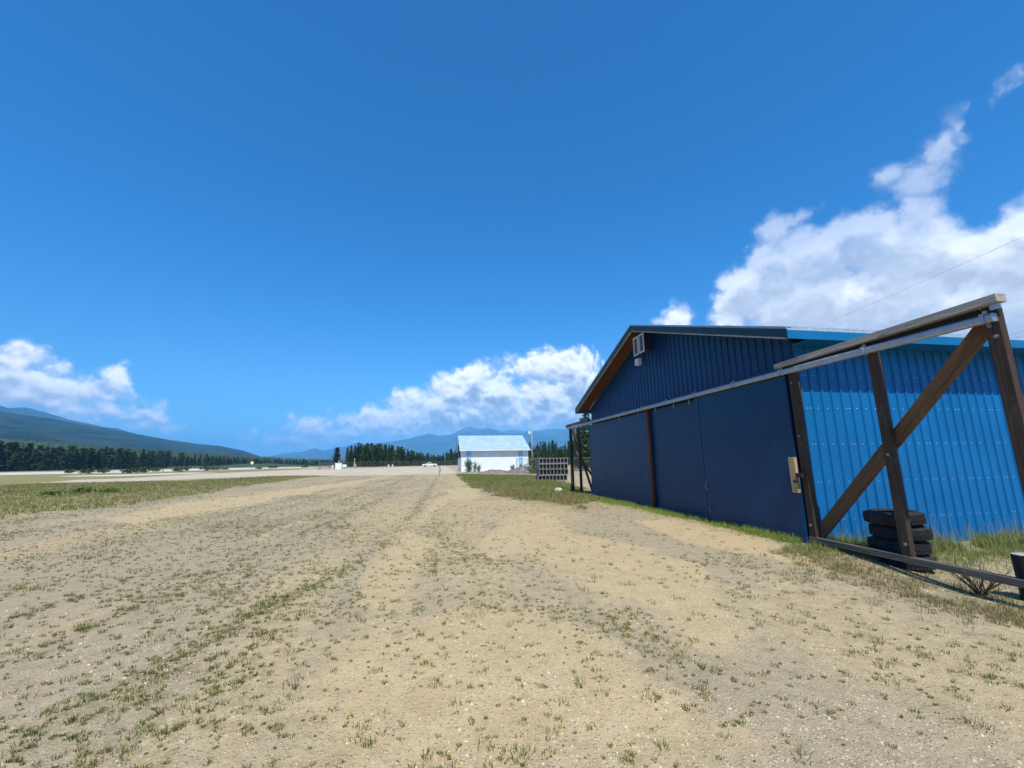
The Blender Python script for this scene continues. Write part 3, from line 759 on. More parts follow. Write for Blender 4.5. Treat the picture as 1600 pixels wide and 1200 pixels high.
d3 = door(7.16, 10.18, 6.82, -.02, 3.22, (), ((10.0, .93), (9.95, .40)))
wood('door_post', (6.86, 12.92, -.05), (6.86, 12.92, 3.2), .09, .11, MAT['soffit'], hang)
# the wooden latch block on the near door edge
lb = wood('latch_block', (6.785, 7.20, .93), (6.785, 7.20, 1.60), .06, .14, MAT['pale'], d3, bevel=.005)
h = MB(); h.box((6.74, 7.00, 1.22), (6.80, 7.125, 1.30)); h.tube([(6.75, 7.135, 1.15), (6.70, 7.135, 1.15)], .03, 12); h.build('hasp', MAT['black'], lb)
# door track
TZ = 3.30
mb = MB()
prof = [(6.76, 3.23), (6.745, 3.25), (6.745, 3.31), (6.765, 3.335), (6.83, 3.335), (6.85, 3.31), (6.85, 3.25), (6.835, 3.23)]
mb.prism(prof, 1, 3.86, 21.55); tr = mb.build('door_track', MAT['galv'], hang, bevel=.0)
for y in (3.95, 5.5, 7.2, 8.6, 10.1, 11.6, 13.1, 14.6, 16.1, 17.6, 19.1, 20.6, 21.4):
    h = MB(); h.box((6.735, y-.02, 3.222), (6.855, y+.02, 3.345)); h.box((6.80, y-.02, 3.345), (6.84, y+.02, 3.39)); h.build('track_bracket', MAT['galv'], tr)
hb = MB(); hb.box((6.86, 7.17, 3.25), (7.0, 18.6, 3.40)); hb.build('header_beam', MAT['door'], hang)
# timber frames carrying the track beyond the doors: near (right) and far (left)
bm1 = wood('track_beam', (6.80, 3.76, 3.50), (6.86, 7.35, 3.435), .16, .105, MAT['grey'], hang, bevel=.008)
wood('backing_board', (6.875, 4.02, 3.37), (6.875, 7.3, 3.37), .035, .14, MAT['black'], bm1)  # coloured black to stand in for the shade in the gap above the track
wood('end_post', (6.90, 3.93, -.08), (6.90, 3.93, 3.53), .10, .15, MAT['brown'], bm1)
wood('middle_post', (6.92, 5.47, .135), (6.92, 5.47, 3.24), .09, .14, MAT['brown'], bm1)
wood('wall_post', (6.93, 7.06, -.35), (6.93, 7.06, 3.30), .12, .14, MAT['brown'], bm1)
b0, b1 = Vector((7.00, 7.02, .20)), Vector((7.00, 4.06, 3.26))
wood('brace', b0, b1, .05, .21, MAT['brace'], bm1)
wood('bottom_rail', (6.90, 3.2, .075), (6.90, 7.13, .095), .10, .09, MAT['greyd'], bm1)
for (bx_, by_, bz_) in ((6.868, 5.47, 1.62), (6.868, 5.45, .30), (6.842, 3.95, 3.20), (6.842, 3.91, 3.05), (6.842, 3.93, .12), (6.862, 7.06, 3.05), (6.862, 7.05, 2.0), (6.862, 7.07, .35)):
    b_ = MB(); b_.tube([(bx_+.004, by_, bz_), (bx_-.006, by_, bz_)], .026, 12); b_.tube([(bx_-.0061, by_, bz_), (bx_-.020, by_, bz_)], .014, 6); b_.build('bolt', MAT['steel'], bm1)
pl = MB(); pl.box((6.73, 3.745, 3.36), (6.745, 3.85, 3.42)); pl.build('end_plate', MAT['galv'], bm1)
cap = MB(); cap.box((6.84, 3.82, 3.55), (6.99, 4.03, 3.565)); cap.build('post_cap', MAT['galv'], bm1)
bm2 = wood('track_beam', (6.88, 18.5, 3.42), (6.82, 21.75, 3.40), .16, .14, MAT['greyd'], hang, bevel=.008)
wood('end_post', (6.92, 21.45, -.15), (6.92, 21.45, 3.35), .14, .16, MAT['brown'], bm2)
wood('middle_post', (6.95, 20.2, -.05), (6.95, 20.2, 3.25), .10, .14, MAT['brown'], bm2)
wood('brace', (7.0, 18.85, .25), (7.0, 21.4, 3.2), .05, .17, MAT['brown'], bm2)
wood('brace', (7.12, 18.8, .75), (7.12, 21.35, 2.05), .05, .12, MAT['greyd'], bm2)
wood('bottom_rail', (6.92, 18.7, .06), (6.92, 21.9, .06), .10, .09, MAT['brown'], bm2)
st = MB(); st.lathe([(.0, -.05), (.17, -.05), (.19, -.02), (.19, .02), (.17, .05), (.0, .05)], 16)
st.build('guide_wheel', MAT['black'], bm2, Matrix.Translation((6.80, 21.2, .18)) @ Matrix.Rotation(R(90), 4, 'Y'))
# twin flood lights under the gable peak
fl = MB(); fl.box((6.72, 12.62, 5.25), (7.0, 12.72, 5.40)); fl.box((6.70, 12.64, 4.80), (6.76, 12.70, 5.249)); arm = fl.build('light_bracket', MAT['brown'], hang, bevel=.01)
for (ya, yb) in ((12.30, 12.64), (12.70, 13.04)):
    f = MB(); x = 6.60
    f.box((x, ya, 5.08), (x+.07, yb, 5.72)); q = f.build('floodlight', MAT['black'], arm, bevel=.01)
    r_ = MB(); w_ = .045
    r_.box((x-.02, ya, 5.08), (x-.001, yb, 5.08+w_)); r_.box((x-.02, ya, 5.72-w_), (x-.001, yb, 5.72)); r_.box((x-.0195, ya, 5.125), (x-.0015, ya+w_, 5.675)); r_.box((x-.0195, yb-w_, 5.125), (x-.0015, yb, 5.675))
    for kx in range(9):
        z = 5.15 + kx*.062; r_.box((x-.012, ya+w_, z), (x-.004, yb-w_, z+.02), 1)
    r_.build('frame_and_grille', [MAT['offwhite'], MAT['glass']], arm)
f = MB(); f.box((6.52, 12.68, 4.72), (6.66, 12.90, 4.94)); f.build('sensor_box', MAT['offwhite'], arm, bevel=.015)

# ------------------------------------------------------------------ tyres, stump, board
def tyre(name):
    mb = MB(); n = 48
    prof = [(.235, .03), (.255, .008), (.30, .0), (.345, .02), (.372, .05), (.378, .085), (.378, .135), (.372, .17), (.345, .20), (.30, .22), (.255, .212), (.235, .19), (.25, .165), (.33, .15), (.33, .07), (.25, .055)]
    mb.lathe(prof, n, closed=True)
    for row_, (z0, z1) in enumerate(((.035, .075), (.085, .13), (.14, .185))):     # tread blocks
        for j in range(n):
            a = 2*math.pi*(j+.5*(row_ % 2))/n; da = .045; r0, r1 = .372, .388 if row_ == 1 else .383
            vs = [(r*math.cos(a+s*da), r*math.sin(a+s*da), z) for r in (r0, r1) for s, z in ((-1, z0), (1, z0+.008), (1, z1), (-1, z1-.008))]
            mb.add(vs, [(0, 3, 2, 1), (4, 5, 6, 7), (0, 1, 5, 4), (1, 2, 6, 5), (2, 3, 7, 6), (3, 0, 4, 7)])
    return mb
lab = ['bottom tyre of the four tyre stack, half sunk in grass behind the timber frame', 'second tyre from the ground in the stack against the blue wall', 'third tyre from the ground, just below the top tyre of the stack', 'topmost black tyre of the stack beside the bright blue wall']
tz = gz(7.42, 5.95)-.01; t0 = None
for i in range(4):
    m = Matrix.Translation((7.42+(0, -.02, .0, -.06)[i], 5.95+(0, .03, -.01, .0)[i], tz+.219*i)) @ Matrix.Rotation(i*1.3, 4, 'Z') @ Matrix.Rotation(R((0, .8, -.6, 1.0)[i]), 4, 'X')
    if t0 is None: t0 = tyre('tyre').build('tyre', MAT['rubber'], None, m); o = t0
    else: o = t0.copy(); COL.objects.link(o); o.matrix_basis = m
    tag(o, lab[i], 'tyre', 'tyres stacked by the blue hangar')
sz = gz(7.3, 4.33)
mb = MB(); pr = [(0, 0), (.135, 0), (.145, .02), (.15, .30), (.155, .55), (.148, .565), (0, .57)]
mb.lathe(pr, 14); o = mb.build('timber_stump', [MAT['black'], MAT['grey']], None, Matrix.Translation((7.34, 4.37, sz-.02)), smooth=False)
for p in o.data.polygons:
    if p.center.z > .56: p.material_index = 1
tag(o, 'short black timber stump with grey top behind the end of the bottom rail', 'stump')
o = wood('loose_board', (5.95, 3.55, gz(5.95, 3.55)+.03), (6.8, 3.2, gz(6.8, 3.2)+.035), .2, .035, MAT['grey'], None, side=(.3, 1, 0))
tag(o, 'pale grey board lying flat on the sand at the right', 'board')

# ------------------------------------------------------------------ crates, boulder, rubble
def crate(w, d, h):
    mb = MB(); t = .05
    mb.box((0, 0, 0), (w, .06, t)); mb.box((0, 0, h-t), (w, .06, h)); mb.box((0, d-.06, 0), (w, d, t)); mb.box((0, d-.06, h-t), (w, d, h))
    mb.box((0, .061, .01), (.03, d-.061, h-.01)); mb.box((w-.03, .061, .01), (w, d-.061, h-.01))
    mb.box((.031, .061, .012), (w-.031, d-.061, .04)); 
    for i in range(9):
        x = i*(w-.05)/8
        mb.box((x, .004, t), (x+.05, .056, h-t))
    for i in range(9):
        x = i*(w-.05)/8; mb.box((x, d-.056, t), (x+.05, d-.004, h-t))
    mb.box((.051, .12, .041), (w-.051, .16, h-.051), 1)  # black sheet added behind the slats, imitating the shaded inside
    return mb
cl = ['bottom crate of the grey slatted stack, set slightly to the left', 'second slatted crate from the ground in the grey stack', 'third slatted crate from the ground in the grey stack', 'topmost grey slatted crate of the stack left of the far timber frame']
cz = gz(9, 33.5); c0 = None
for i in range(4):
    m = Matrix.Translation((8.05+(-.08, .03, .0, .02)[i], 33.6+(.0, .03, -.01, .02)[i], cz+.455*i)) @ Matrix.Rotation(R(-1.5), 4, 'Z')
    if c0 is None: o = c0 = crate(2.42, 1.15, .45).build('slatted_crate', [MAT['crate'], MAT['black']], None, m)
    else: o = c0.copy(); COL.objects.link(o); o.matrix_basis = m
    tag(o, cl[i], 'crate', 'slatted crates in a stack')
def blob(name, loc, sx, sy, sz, mat, seed, sub=3, rough=.25, parent=None):
    bm = bmesh.new(); bmesh.ops.create_icosphere(bm, subdivisions=sub, radius=1); rr = random.Random(seed); o1, o2 = rr.random()*50, rr.random()*50
    for v in bm.verts:
        n = float(fbm(np.array([v.co.x*1.3+o1+v.co.z]), np.array([v.co.y*1.3+o2-v.co.z*.7]), 1.2, 3, seed)[0])-.5
        v.co *= 1+n*rough*2
        v.co = Vector((v.co.x*sx, v.co.y*sy, max(v.co.z, -.35)*sz))
    me = bpy.data.meshes.new(name); bm.to_mesh(me); bm.free(); me.materials.append(mat)
    ob = bpy.data.objects.new(name, me); return link(ob, parent, Matrix.Translation(loc))
o = blob('boulder', (6.25, 21.8, gz(6.25, 21.8)+.06), .22, .17, .15, MAT['rock'], 3); tag(o, 'pale pinkish boulder in the grass in front of the far timber frame', 'boulder')
def mound(name, cx, cy, rx, ry, h, mat, seed, label):
    n = 44; V = []; F_ = []
    for i in range(n+1):
        for j in range(n+1):
            x, y = (i/n*2-1), (j/n*2-1); q = max(0, 1-x*x-y*y)
            V.append((cx+x*rx, cy+y*ry, 0))
    V = np.array(V); x = (V[:, 0]-cx)/rx; y = (V[:, 1]-cy)/ry; q = np.clip(1-x*x-y*y, 0, 1)
    V[:, 2] = q**.8*h*(.35+1.1*fbm(V[:, 0], V[:, 1], .8, 4, seed)) + q**.5*.25*(fbm(V[:, 0], V[:, 1], 3.5, 3, seed+3)-.5) - .03
    i = np.arange(n)[:, None]; j = np.arange(n)[None, :]; qd = np.stack([i*(n+1)+j, (i+1)*(n+1)+j, (i+1)*(n+1)+j+1, i*(n+1)+j+1], -1).reshape(-1, 4)
    o = raw_mesh(name, V, qd.ravel(), np.full(len(qd), 4), mat); link(o); tag(o, label, 'rubble'); return o
mound('rubble_pile', 12.4, 58.0, 3.4, 3.0, .9, MAT['rubble'], 5, 'lumpy grey rubble pile in front of the right end of the white hangar')
mound('earth_pile', 7.8, 60.0, 2.6, 2.4, .5, m_plain('brown_earth', (.2, .16, .12), .95, .3, 2, .5), 9, 'low brown earth pile in front of the middle of the white hangar')
for k, (x, y, s) in enumerate(((11.2, 56.2, .38), (12.2, 55.6, .3), (13.0, 56.0, .42), (11.8, 56.9, .33))):
    o = blob('rubble_chunk', (x, y, .35), s, s*.8, s*.6, MAT['black'] if k == 1 else MAT['conc'], 20+k, 2, .5)
    tag(o, ['grey broken chunk at the left foot of the rubble pile', 'dark broken chunk at the front of the rubble pile', 'largest grey chunk at the right of the rubble pile', 'small grey chunk higher up on the rubble pile'][k], 'rubble', 'chunks on the rubble pile')
o = blob('boulder', (12.9, 61.4, .45), .5, .4, .75, MAT['rock'], 31); tag(o, 'tall tan boulder at the right corner of the white hangar by the pole', 'boulder')

# ------------------------------------------------------------------ shrubs and tall weeds
def leafy(name, loc, rx, ry, h, n, seed, label, cat='shrub', mat='leaf', group=None, ls=.12):
    r = random.Random(seed); t = thing(name, loc, label, cat, group)
    mb = MB()
    cl_ = [(r.uniform(-.6, .6)*rx, r.uniform(-.6, .6)*ry, h*r.uniform(.25, .9), r.uniform(.25, .5)) for _ in range(8)]
    for _ in range(n):
        c = r.choice(cl_); g = lambda s: r.gauss(0, s*c[3])
        x, y, z = c[0]+g(rx), c[1]+g(ry), max(.02, c[2]+g(h*.6)); s = ls*r.uniform(.5, 1.3)
        mb.add([(x+r.uniform(-s, s), y+r.uniform(-s, s), z+r.uniform(-s, s)) for _ in range(3)], [(0, 1, 2)])
    mb.build('foliage', MAT[mat], t, Matrix.Translation(loc))
    st = MB()
    for c in cl_[:5]: st.tube([(0, 0, -.05), (c[0]*.5, c[1]*.5, c[2]*.5), (c[0], c[1], c[2]*1.1)], [.02*h+.005, .012*h+.003, .004], 5)
    st.build('stems', MAT['dead'], t, Matrix.Translation(loc)); return t
def at_px(px, d): a = R(azel(px, 735)[0]); return (d*math.sin(a), d*math.cos(a), 0)
leafy('shrub', at_px(734, 67), .65, .55, 1.6, 700, 1, 'bushy green shrub against the left blue stripe of the white hangar', ls=.16)
for k, (px, h, lb_) in enumerate(((742, 1.5, 'thin pointed sapling right of the shrub by the left blue stripe'), (748, 1.0, 'small weed clump between sapling and middle of the white wall'), (801, .9, 'low green shrub before the white wall, left of the right stripe'), (815, 1.05, 'low green shrub at the foot of the right blue stripe'))):
    leafy('shrub', at_px(px, 69), .3, .3, h, 260, 40+k, lb_, ls=.13)
leafy('shrub', at_px(838, 55), 1.1, .8, 2.0, 900, 60, 'light green bush behind the slatted crates at the pole foot', ls=.16)
for k, (px, py, h) in enumerate(((82, 776, .25), (172, 770, .25), (128, 772, .42))):
    x, y = gp(px, py)
    leafy('weed_clump', (x, y, gz(x, y)), .6, .4, h, 200, 80+k, ('small green weed clump left of the broad one in the olive field', 'small green weed clump right of the broad one in the olive field', 'broad green weed clump in the olive field left of the gravel')[k], 'weed', ls=.10)
for k in range(26):
    px = random.uniform(110, 480); d = float(np.interp(px, [100, 200, 300, 400, 480], [165, 150, 160, 190, 205]))*random.uniform(.95, 1.2); x, y, _ = at_px(px, d)
    leafy('runway_bush', (x, y, 0), random.uniform(.8, 2.2), .8, random.uniform(.6, 1.5), 130, 200+k, 'small dark bush in the row along the edge of the runway', 'bush', 'conifer', 'bushes along the runway edge', ls=.35)

# ------------------------------------------------------------------ white hangar
wh = thing('hangar', (9.7, 78.5, 0), 'white metal hangar with two pale blue stripes and roof tinted with painted sky reflection', 'hangar')
xa, xb, ya, yb, ez, rz = 3.85, 15.45, 72.3, 85.0, 3.72, 6.42
pr = corrugated(xa, xb, 0, 0, .6, .03); mb = MB(); vs = []
for (u, o) in pr: vs += [(u, ya-o, -.1), (u, ya-o, ez+.05)]
mb.add(vs, [(2*i, 2*i+2, 2*i+3, 2*i+1) for i in range(len(pr)-1)]); mb.build('front_wall', MAT['wh_wall'], wh)
ym = (ya+yb)/2
for x in (xa, xb):
    mb = MB(); mb.add([(x, ya, -.1), (x, yb, -.1), (x, yb, ez), (x, ym, rz-.15), (x, ya, ez)], [(0, 1, 2, 3, 4)]); mb.build('end_wall', MAT['wh_wall'], wh)
mb = MB(); mb.add([(xa, yb, -.1), (xb, yb, -.1), (xb, yb, ez), (xa, yb, ez)], [(0, 1, 2, 3)]); mb.build('rear_wall', MAT['wh_wall'], wh)
for (pa, pb) in ((729, 736), (810.5, 817)):
    sxa, sxb = [ya*math.tan(R(azel(p, 725)[0])) for p in (pa, pb)]
    mb = MB(); mb.box((sxa, ya-.045, -.05), (sxb, ya-.034, ez+.02)); mb.build('stripe_panel', MAT['wh_blue'], wh)
oh = .62; mb = MB(); s_ = (rz-ez-.1)/(ym-ya)
ze = lambda y: rz - s_*abs(y-ym)
pr = corrugated(xa-.32, xb+.32, 0, 0, .6, .04); vs = []
for (u, o) in pr:
    vs += [(u, ya-oh, ze(ya-oh)+o), (u, ym, rz+o), (u, yb+oh, ze(yb+oh)+o), (u, ya-oh, ze(ya-oh)-.1), (u, ym, rz-.1), (u, yb+oh, ze(yb+oh)-.1)]
fs = []
for i in range(len(pr)-1):
    a, b = 6*i, 6*i+6; fs += [(a, b, b+1, a+1), (a+1, b+1, b+2, a+2), (a+3, a+4, b+4, b+3), (a+4, a+5, b+5, b+4), (a, a+3, b+3, b), (a+2, b+2, b+5, a+5)]
e = 6*(len(pr)-1); fs += [(0, 1, 4, 3), (1, 2, 5, 4), (e, e+3, e+4, e+1), (e+1, e+4, e+5, e+2)]
mb.add(vs, fs); rf = mb.build('roof', MAT['wh_roof'], wh)
mb = MB(); mb.box((xa-.33, ya-oh-.03, ze(ya-oh)-.14), (xb+.33, ya-oh-.002, ze(ya-oh)+.0)); mb.build('gutter', MAT['white'], rf)
mb = MB(); mb.box((xa-.28, ya+2.5, 2.3), (xa-.02, ya+8.0, 4.6)); mb.build('end_door', MAT['black'], wh)

# utility pole with its lamp
px_, py_ = at_px(832, 66)[:2]
up = thing('utility_pole', (px_, py_, 0), 'thin grey utility pole with a white lamp at the right end of the white hangar', 'pole')
mb = MB(); mb.tube([(px_, py_, -.3), (px_, py_, 4), (px_, py_, 7.4)], [.13, .115, .095], 10); mb.build('pole_shaft', MAT['polew'], up, smooth=True)
mb = MB(); mb.tube([(px_, py_, 5.9), (px_-.35, py_-.1, 6.1)], .03, 6); mb.lathe([(0, .28), (.12, .24), (.15, .0), (.14, -.2), (0, -.24)], 12, (px_-.38, py_-.1, 5.95)); mb.build('lamp', MAT['white'], up)

# ------------------------------------------------------------------ things at the far end of the apron
cx, cy = gp(529, 733.3)
cb = thing('fuel_cabinet', (cx, cy, 0), 'white metal cabinet with a stub pipe beside the chain link pen', 'cabinet')
mb = MB(); mb.box((cx-.9, cy-.6, 0), (cx+.9, cy+.6, 1.75)); b_ = mb.build('cabinet_body', MAT['white'], cb, bevel=.04)
mb = MB(); mb.box((cx-.95, cy-.65, 1.755), (cx+.95, cy+.65, 1.86)); mb.build('cabinet_roof', MAT['white'], cb)
mb = MB(); mb.tube([(cx-.05, cy, 1.86), (cx-.05, cy, 2.6)], .07, 8); mb.build('pipe', MAT['white'], cb)
mb = MB(); mb.box((cx-.6, cy-.612, .2), (cx+.6, cy-.601, 1.6)); mb.build('door', MAT['wh_wall'], cb)
bx, by = gp(519.6, 733); mb = MB(); mb.box((-.32, -.3, 0), (.32, .3, 1.15)); mb.box((-.36, -.34, 1.151), (.36, .34, 1.23)); o = mb.build('meter_box', MAT['white'], None, Matrix.Translation((bx, by, 0)), bevel=.03)
tag(o, 'small white box just left of the white cabinet', 'box')
tx, ty = gp(536.5, 732.6)
tk = thing('storage_tank', (tx, ty, 0), 'white rounded storage tank just right of the white cabinet', 'tank')
mb = MB(); mb.tube([(tx-.95, ty, .8), (tx-.8, ty, .8), (tx+.8, ty, .8), (tx+.95, ty, .8)], [.3, .52, .52, .3], 16); mb.build('tank_shell', MAT['white'], tk, smooth=True)
for s in (-.55, .55):
    mb = MB(); mb.box((tx+s-.08, ty-.4, 0), (tx+s+.08, ty+.4, .45)); mb.build('saddle', MAT['conc'], tk)
mx_, my_ = gp(525, 733); my_ += 6
o = MB().tube([(mx_, my_, -.2), (mx_, my_, 5.2)], [.09, .06], 8).build('mast', MAT['polew']); tag(o, 'slim pale mast rising behind the white cabinet', 'mast')
gx, gy = gp(554.5, 731.8)
wm = thing('pump_post', (gx, gy, 0), 'grey post box with a small white lamp in front of the wood', 'post')
mb = MB(); mb.box((gx-.4, gy-.3, 0), (gx+.4, gy+.3, 1.6)); mb.build('post_box', MAT['conc'], wm, bevel=.04)
mb = MB(); mb.tube([(gx-.2, gy, 1.6), (gx-.2, gy, 3.0)], .06, 8); mb.lathe([(0, -.15), (.16, -.1), (.18, .1), (0, .2)], 10, (gx-.2, gy, 3.05)); mb.build('post_lamp', MAT['white'], wm)
for k, px in enumerate((607.2, 613.4)):
    x, y = gp(px, 729.3); mb = MB(); mb.lathe([(0, 0), (.32, 0), (.34, .1), (.33, .5), (.34, .8), (.3, .92), (0, .93)], 14)
    o = mb.build('drum', MAT['white'], None, Matrix.Translation((x, y, 0)), smooth=False)
    tag(o, ['left white drum of the pair in front of the wood', 'right white drum of the pair in front of the wood'][k], 'drum', 'white drums')
x, y = gp(393, 733.6)
sg = thing('runway_sign', (x, y, 0), 'pale yellow round marker on a post at the runway edge', 'sign')
MB().tube([(x, y, -.1), (x, y, 2.2)], .06, 8).build('sign_post', MAT['polew'], sg)
mb = MB(); mb.tube([(x, y-.06, 2.4), (x, y-.1, 2.4)], .55, 16); mb.build('sign_disc', m_plain('yellow_paint', (.8, .75, .45), .6, .1), sg)
# chain link fences: posts, rails and woven wire
def fence(name, pts, h, label, cell=.3, wire=.006, post=3.0):
    t = thing(name, (*pts[0], 0), label, 'fence')
    ps = MB(); wi = MB(); ra = MB()
    for (a, b) in zip(pts, pts[1:]):
        a, b = Vector((*a, 0)), Vector((*b, 0)); L = (b-a).length; d = (b-a)/L; n = max(1, round(L/post))
        for i in range(n+1):
            p = a.lerp(b, i/n); ps.tube([p, p+Vector((0, 0, h+.1))], .035, 6)
        ra.tube([a+Vector((0, 0, h)), b+Vector((0, 0, h))], .025, 5)
        nrm = Vector((-d.y, d.x, 0))*wire; m = int(L/cell)
        for i in range(-int(h/cell), m):
            for s in (1, -1):
                u0, u1 = i*cell, i*cell+h
                z0, z1 = (.03, h) if s > 0 else (h, .03)
                if u0 < 0: z0 = z0 + (z1-z0)*(-u0)/(u1-u0); u0 = 0
                if u1 > L: z1 = z0 + (z1-z0)*(L-u0)/(u1-u0); u1 = L
                if u1-u0 < .05: continue
                p, q = a+d*u0+Vector((0, 0, z0)), a+d*u1+Vector((0, 0, z1)); w = Vector((0, 0, wire))
                wi.add([p-w+nrm*s, p+w+nrm*s, q+w+nrm*s, q-w+nrm*s], [(0, 1, 2, 3)])
    ps.build('posts', MAT['wire'], t); wi.build('mesh_wire', MAT['wire'], t); ra.build('top_rail', MAT['wire'], t)
    return t
p1, p2 = Vector(at_px(497, 128)[:2]), Vector(at_px(521, 128)[:2])
fence('chain_link_pen', [tuple(p1), tuple(p2), (p2.x-1.5, p2.y+8), (p1.x-1.5, p1.y+8), tuple(p1)], 1.9, 'grey chain link pen to the left of the white cabinet', .35, .012)
q1, q2, q3 = at_px(540, 165)[:2], at_px(640, 185)[:2], at_px(716, 190)[:2]
fence('chain_link_fence', [q1, q2, q3], 2.2, 'long chain link fence in front of the wood beyond the apron', .4, .01)
fence('chain_link_fence', [(8.8, 47.5), (12.5, 46.0), (18.5, 44.0)], 1.85, 'chain link fence seen through the far timber frame beside the blue hangar', .2, .005)
# pickup truck
x, y = gp(671.5, 729.4)
tr_ = thing('pickup_truck', (x, y, 0), 'white pickup truck parked beyond the apron in front of the wood', 'truck')
side = [(-2.75,.45),(-2.75,.95),(-2.6,1.02),(-1.35,1.12),(-.75,1.72),(.35,1.74),(.55,1.1),(2.6,1.08),(2.7,.98),(2.7,.48)]
mb = MB(); mb.prism([(x+a, z) for a, z in side], 1, y-.92, y+.92); mb.build('body', MAT['white'], tr_, bevel=.05)
mb = MB()
for sgn in (-1, 1):
    yy = y+sgn*.925; mb.add([(x-1.12, yy, 1.16), (x-.72, yy, 1.62), (x-.25, yy, 1.63), (x-.25, yy, 1.16)], [(0, 1, 2, 3)]); mb.add([(x-.17, yy, 1.16), (x-.17, yy, 1.63), (x+.28, yy, 1.63), (x+.42, yy, 1.16)], [(0, 1, 2, 3)])
mb.build('windows', MAT['black'], tr_)
mb = MB(); mb.box((x+.62, y-.8, 1.02), (x+2.6, y+.8, 1.11)); mb.build('load_bed', MAT['black'], tr_)
for wx in (-1.75, 1.65):
    for sgn in (-1, 1):
        mb = MB(); mb.lathe([(0, -.12), (.2, -.12), (.36, -.11), (.39, -.05), (.39, .05), (.36, .11), (.2, .12), (0, .12)], 18)
        w_ = mb.build('wheel', MAT['rubber'], tr_, Matrix.Translation((x+wx, y+sgn*.84, .39)) @ Matrix.Rotation(R(90), 4, 'X'))
        MB().lathe([(0, .125), (.2, .125), (.2, .13), (0, .135)], 12).build('rim', MAT['galv'], w_, Matrix.Translation((x+wx, y+sgn*.84, .39)) @ Matrix.Rotation(R(90*(-sgn)), 4, 'X') @ Matrix.Scale(-1 if False else 1, 4))
# dry stalk on the apron
x, y = gp(686.5, 741)
mb = MB(); mb.tube([(x, y, -.05), (x+.10, y, .55), (x-.02, y, 1.0), (x+.06, y, 1.5)], [.05, .045, .03, .015], 6)
for k in range(40):
    z = random.uniform(.2, 1.45); a = random.uniform(0, 6.28); l = random.uniform(.1, .3)*(1.3-z*.5); mb.tube([(x+.05, y, z), (x+.05+l*math.cos(a), y+l*math.sin(a), z+.15)], [.012, .004], 4)
o = mb.build('dry_stalk', MAT['dead']); tag(o, 'dark dry stalk standing alone at the near edge of the gravel apron', 'weed')
# dead shrub under the near frame
mb = MB(); r_ = random.Random(4); bx, by = 7.05, 4.75; z0 = gz(bx, by)
for k in range(34):
    a = r_.uniform(0, 6.28); l = r_.uniform(.12, .34); h = r_.uniform(.12, .36); p = [(bx+r_.uniform(-.04, .04), by+r_.uniform(-.04, .04), z0-.02), (bx+l*.5*math.cos(a), by+l*.5*math.sin(a), z0+h*.55), (bx+l*math.cos(a), by+l*math.sin(a), z0+h)]
    mb.tube(p, [.007, .005, .002], 5)
    for q in range(4):
        c = Vector(p[1]).lerp(Vector(p[2]), r_.random()); mb.tube([c, c+Vector((r_.uniform(-.1, .1), r_.uniform(-.1, .1), r_.uniform(.02, .12)))], [.003, .001], 4)
o = mb.build('dead_shrub', MAT['dead']); tag(o, 'dead brown twiggy shrub behind the bottom rail of the near timber frame', 'shrub')
# overhead wires
def wire(pa, da, pb, db, label, sag=.25):
    A = Vector((0, 0, EYE)) + ray(*pa)*da; B = Vector((0, 0, EYE)) + ray(*pb)*db; D = B-A; A2, B2 = A-D*.0, B+D*.5
    pts = []
    for i in range(25):
        t = i/24; p = A2.lerp(B2, t); p.z -= sag*4*t*(1-t)*.3; pts.append(p)
    o = MB().tube(pts, .0045, 5).build('power_line', MAT['polew']); tag(o, label, 'power line', 'overhead power lines')
wire((1285, 507), 24, (1600, 365), 17, 'thin power line rising from the blue roof across the big white cloud')
wire((1572, 524), 26, (1600, 514), 25, 'short stretch of power line low at the right edge behind the end post')

# ------------------------------------------------------------------ grass and gravel
def blades(name, x, y, z, h, nb, wid, spread, cols, label, flop=.5, kind='stuff'):
    n = len(x); idx = np.repeat(np.arange(n), nb); m = len(idx)
    a = rng.uniform(0, 2*np.pi, m); rad = rng.random(m)**.7*spread[idx]
    bx, by, bz = x[idx]+rad*np.cos(a), y[idx]+rad*np.sin(a), z[idx]
    hh = h[idx]*rng.uniform(.45, 1.1, m); lean = rng.uniform(.1, 1, m)*flop*hh; la = a+rng.normal(0, .7, m)
    wa = rng.uniform(0, np.pi, m); ww = wid[idx]*rng.uniform(.7, 1.3, m); wx, wy = ww*np.cos(wa), ww*np.sin(wa)
    lx, ly = lean*np.cos(la), lean*np.sin(la)
    b0 = np.stack([bx-wx, by-wy, bz-.01], 1); b1 = np.stack([bx+wx, by+wy, bz-.01], 1)
    m0 = np.stack([bx-wx*.8+lx*.35, by-wy*.8+ly*.35, bz+hh*.6], 1); m1 = np.stack([bx+wx*.8+lx*.35, by+wy*.8+ly*.35, bz+hh*.6], 1)
    tp = np.stack([bx+lx, by+ly, bz+hh*(1-.15*rng.random(m))], 1)
    V = np.stack([b0, b1, m1, m0, tp], 1).reshape(-1, 3); o5 = np.arange(m)[:, None]*5
    q = (o5+np.array([[0, 1, 2, 3]])); t = (o5+np.array([[3, 2, 4]]))
    ff = np.concatenate([q.ravel(), t.ravel()]); lt = np.concatenate([np.full(m, 4), np.full(m, 3)])
    c = cols[idx]*rng.uniform(.75, 1.25, (m, 1)); dry = rng.random(m) < .16; c[dry] = np.array([.30, .24, .13])*rng.uniform(.7, 1.2, (dry.sum(), 1))
    o = raw_mesh(name, V, ff, lt, MAT['blades'], tint=np.repeat(c, 5, 0)); link(o)
    tag(o, label, 'grass', kind=kind); return o
def scatter(n, rmin, rmax, a0, a1, power=1.0):
    r = rmin*(rmax/rmin)**(rng.random(n)**power); a = np.radians(rng.uniform(a0, a1, n))
    return r*np.sin(a), r*np.cos(a)
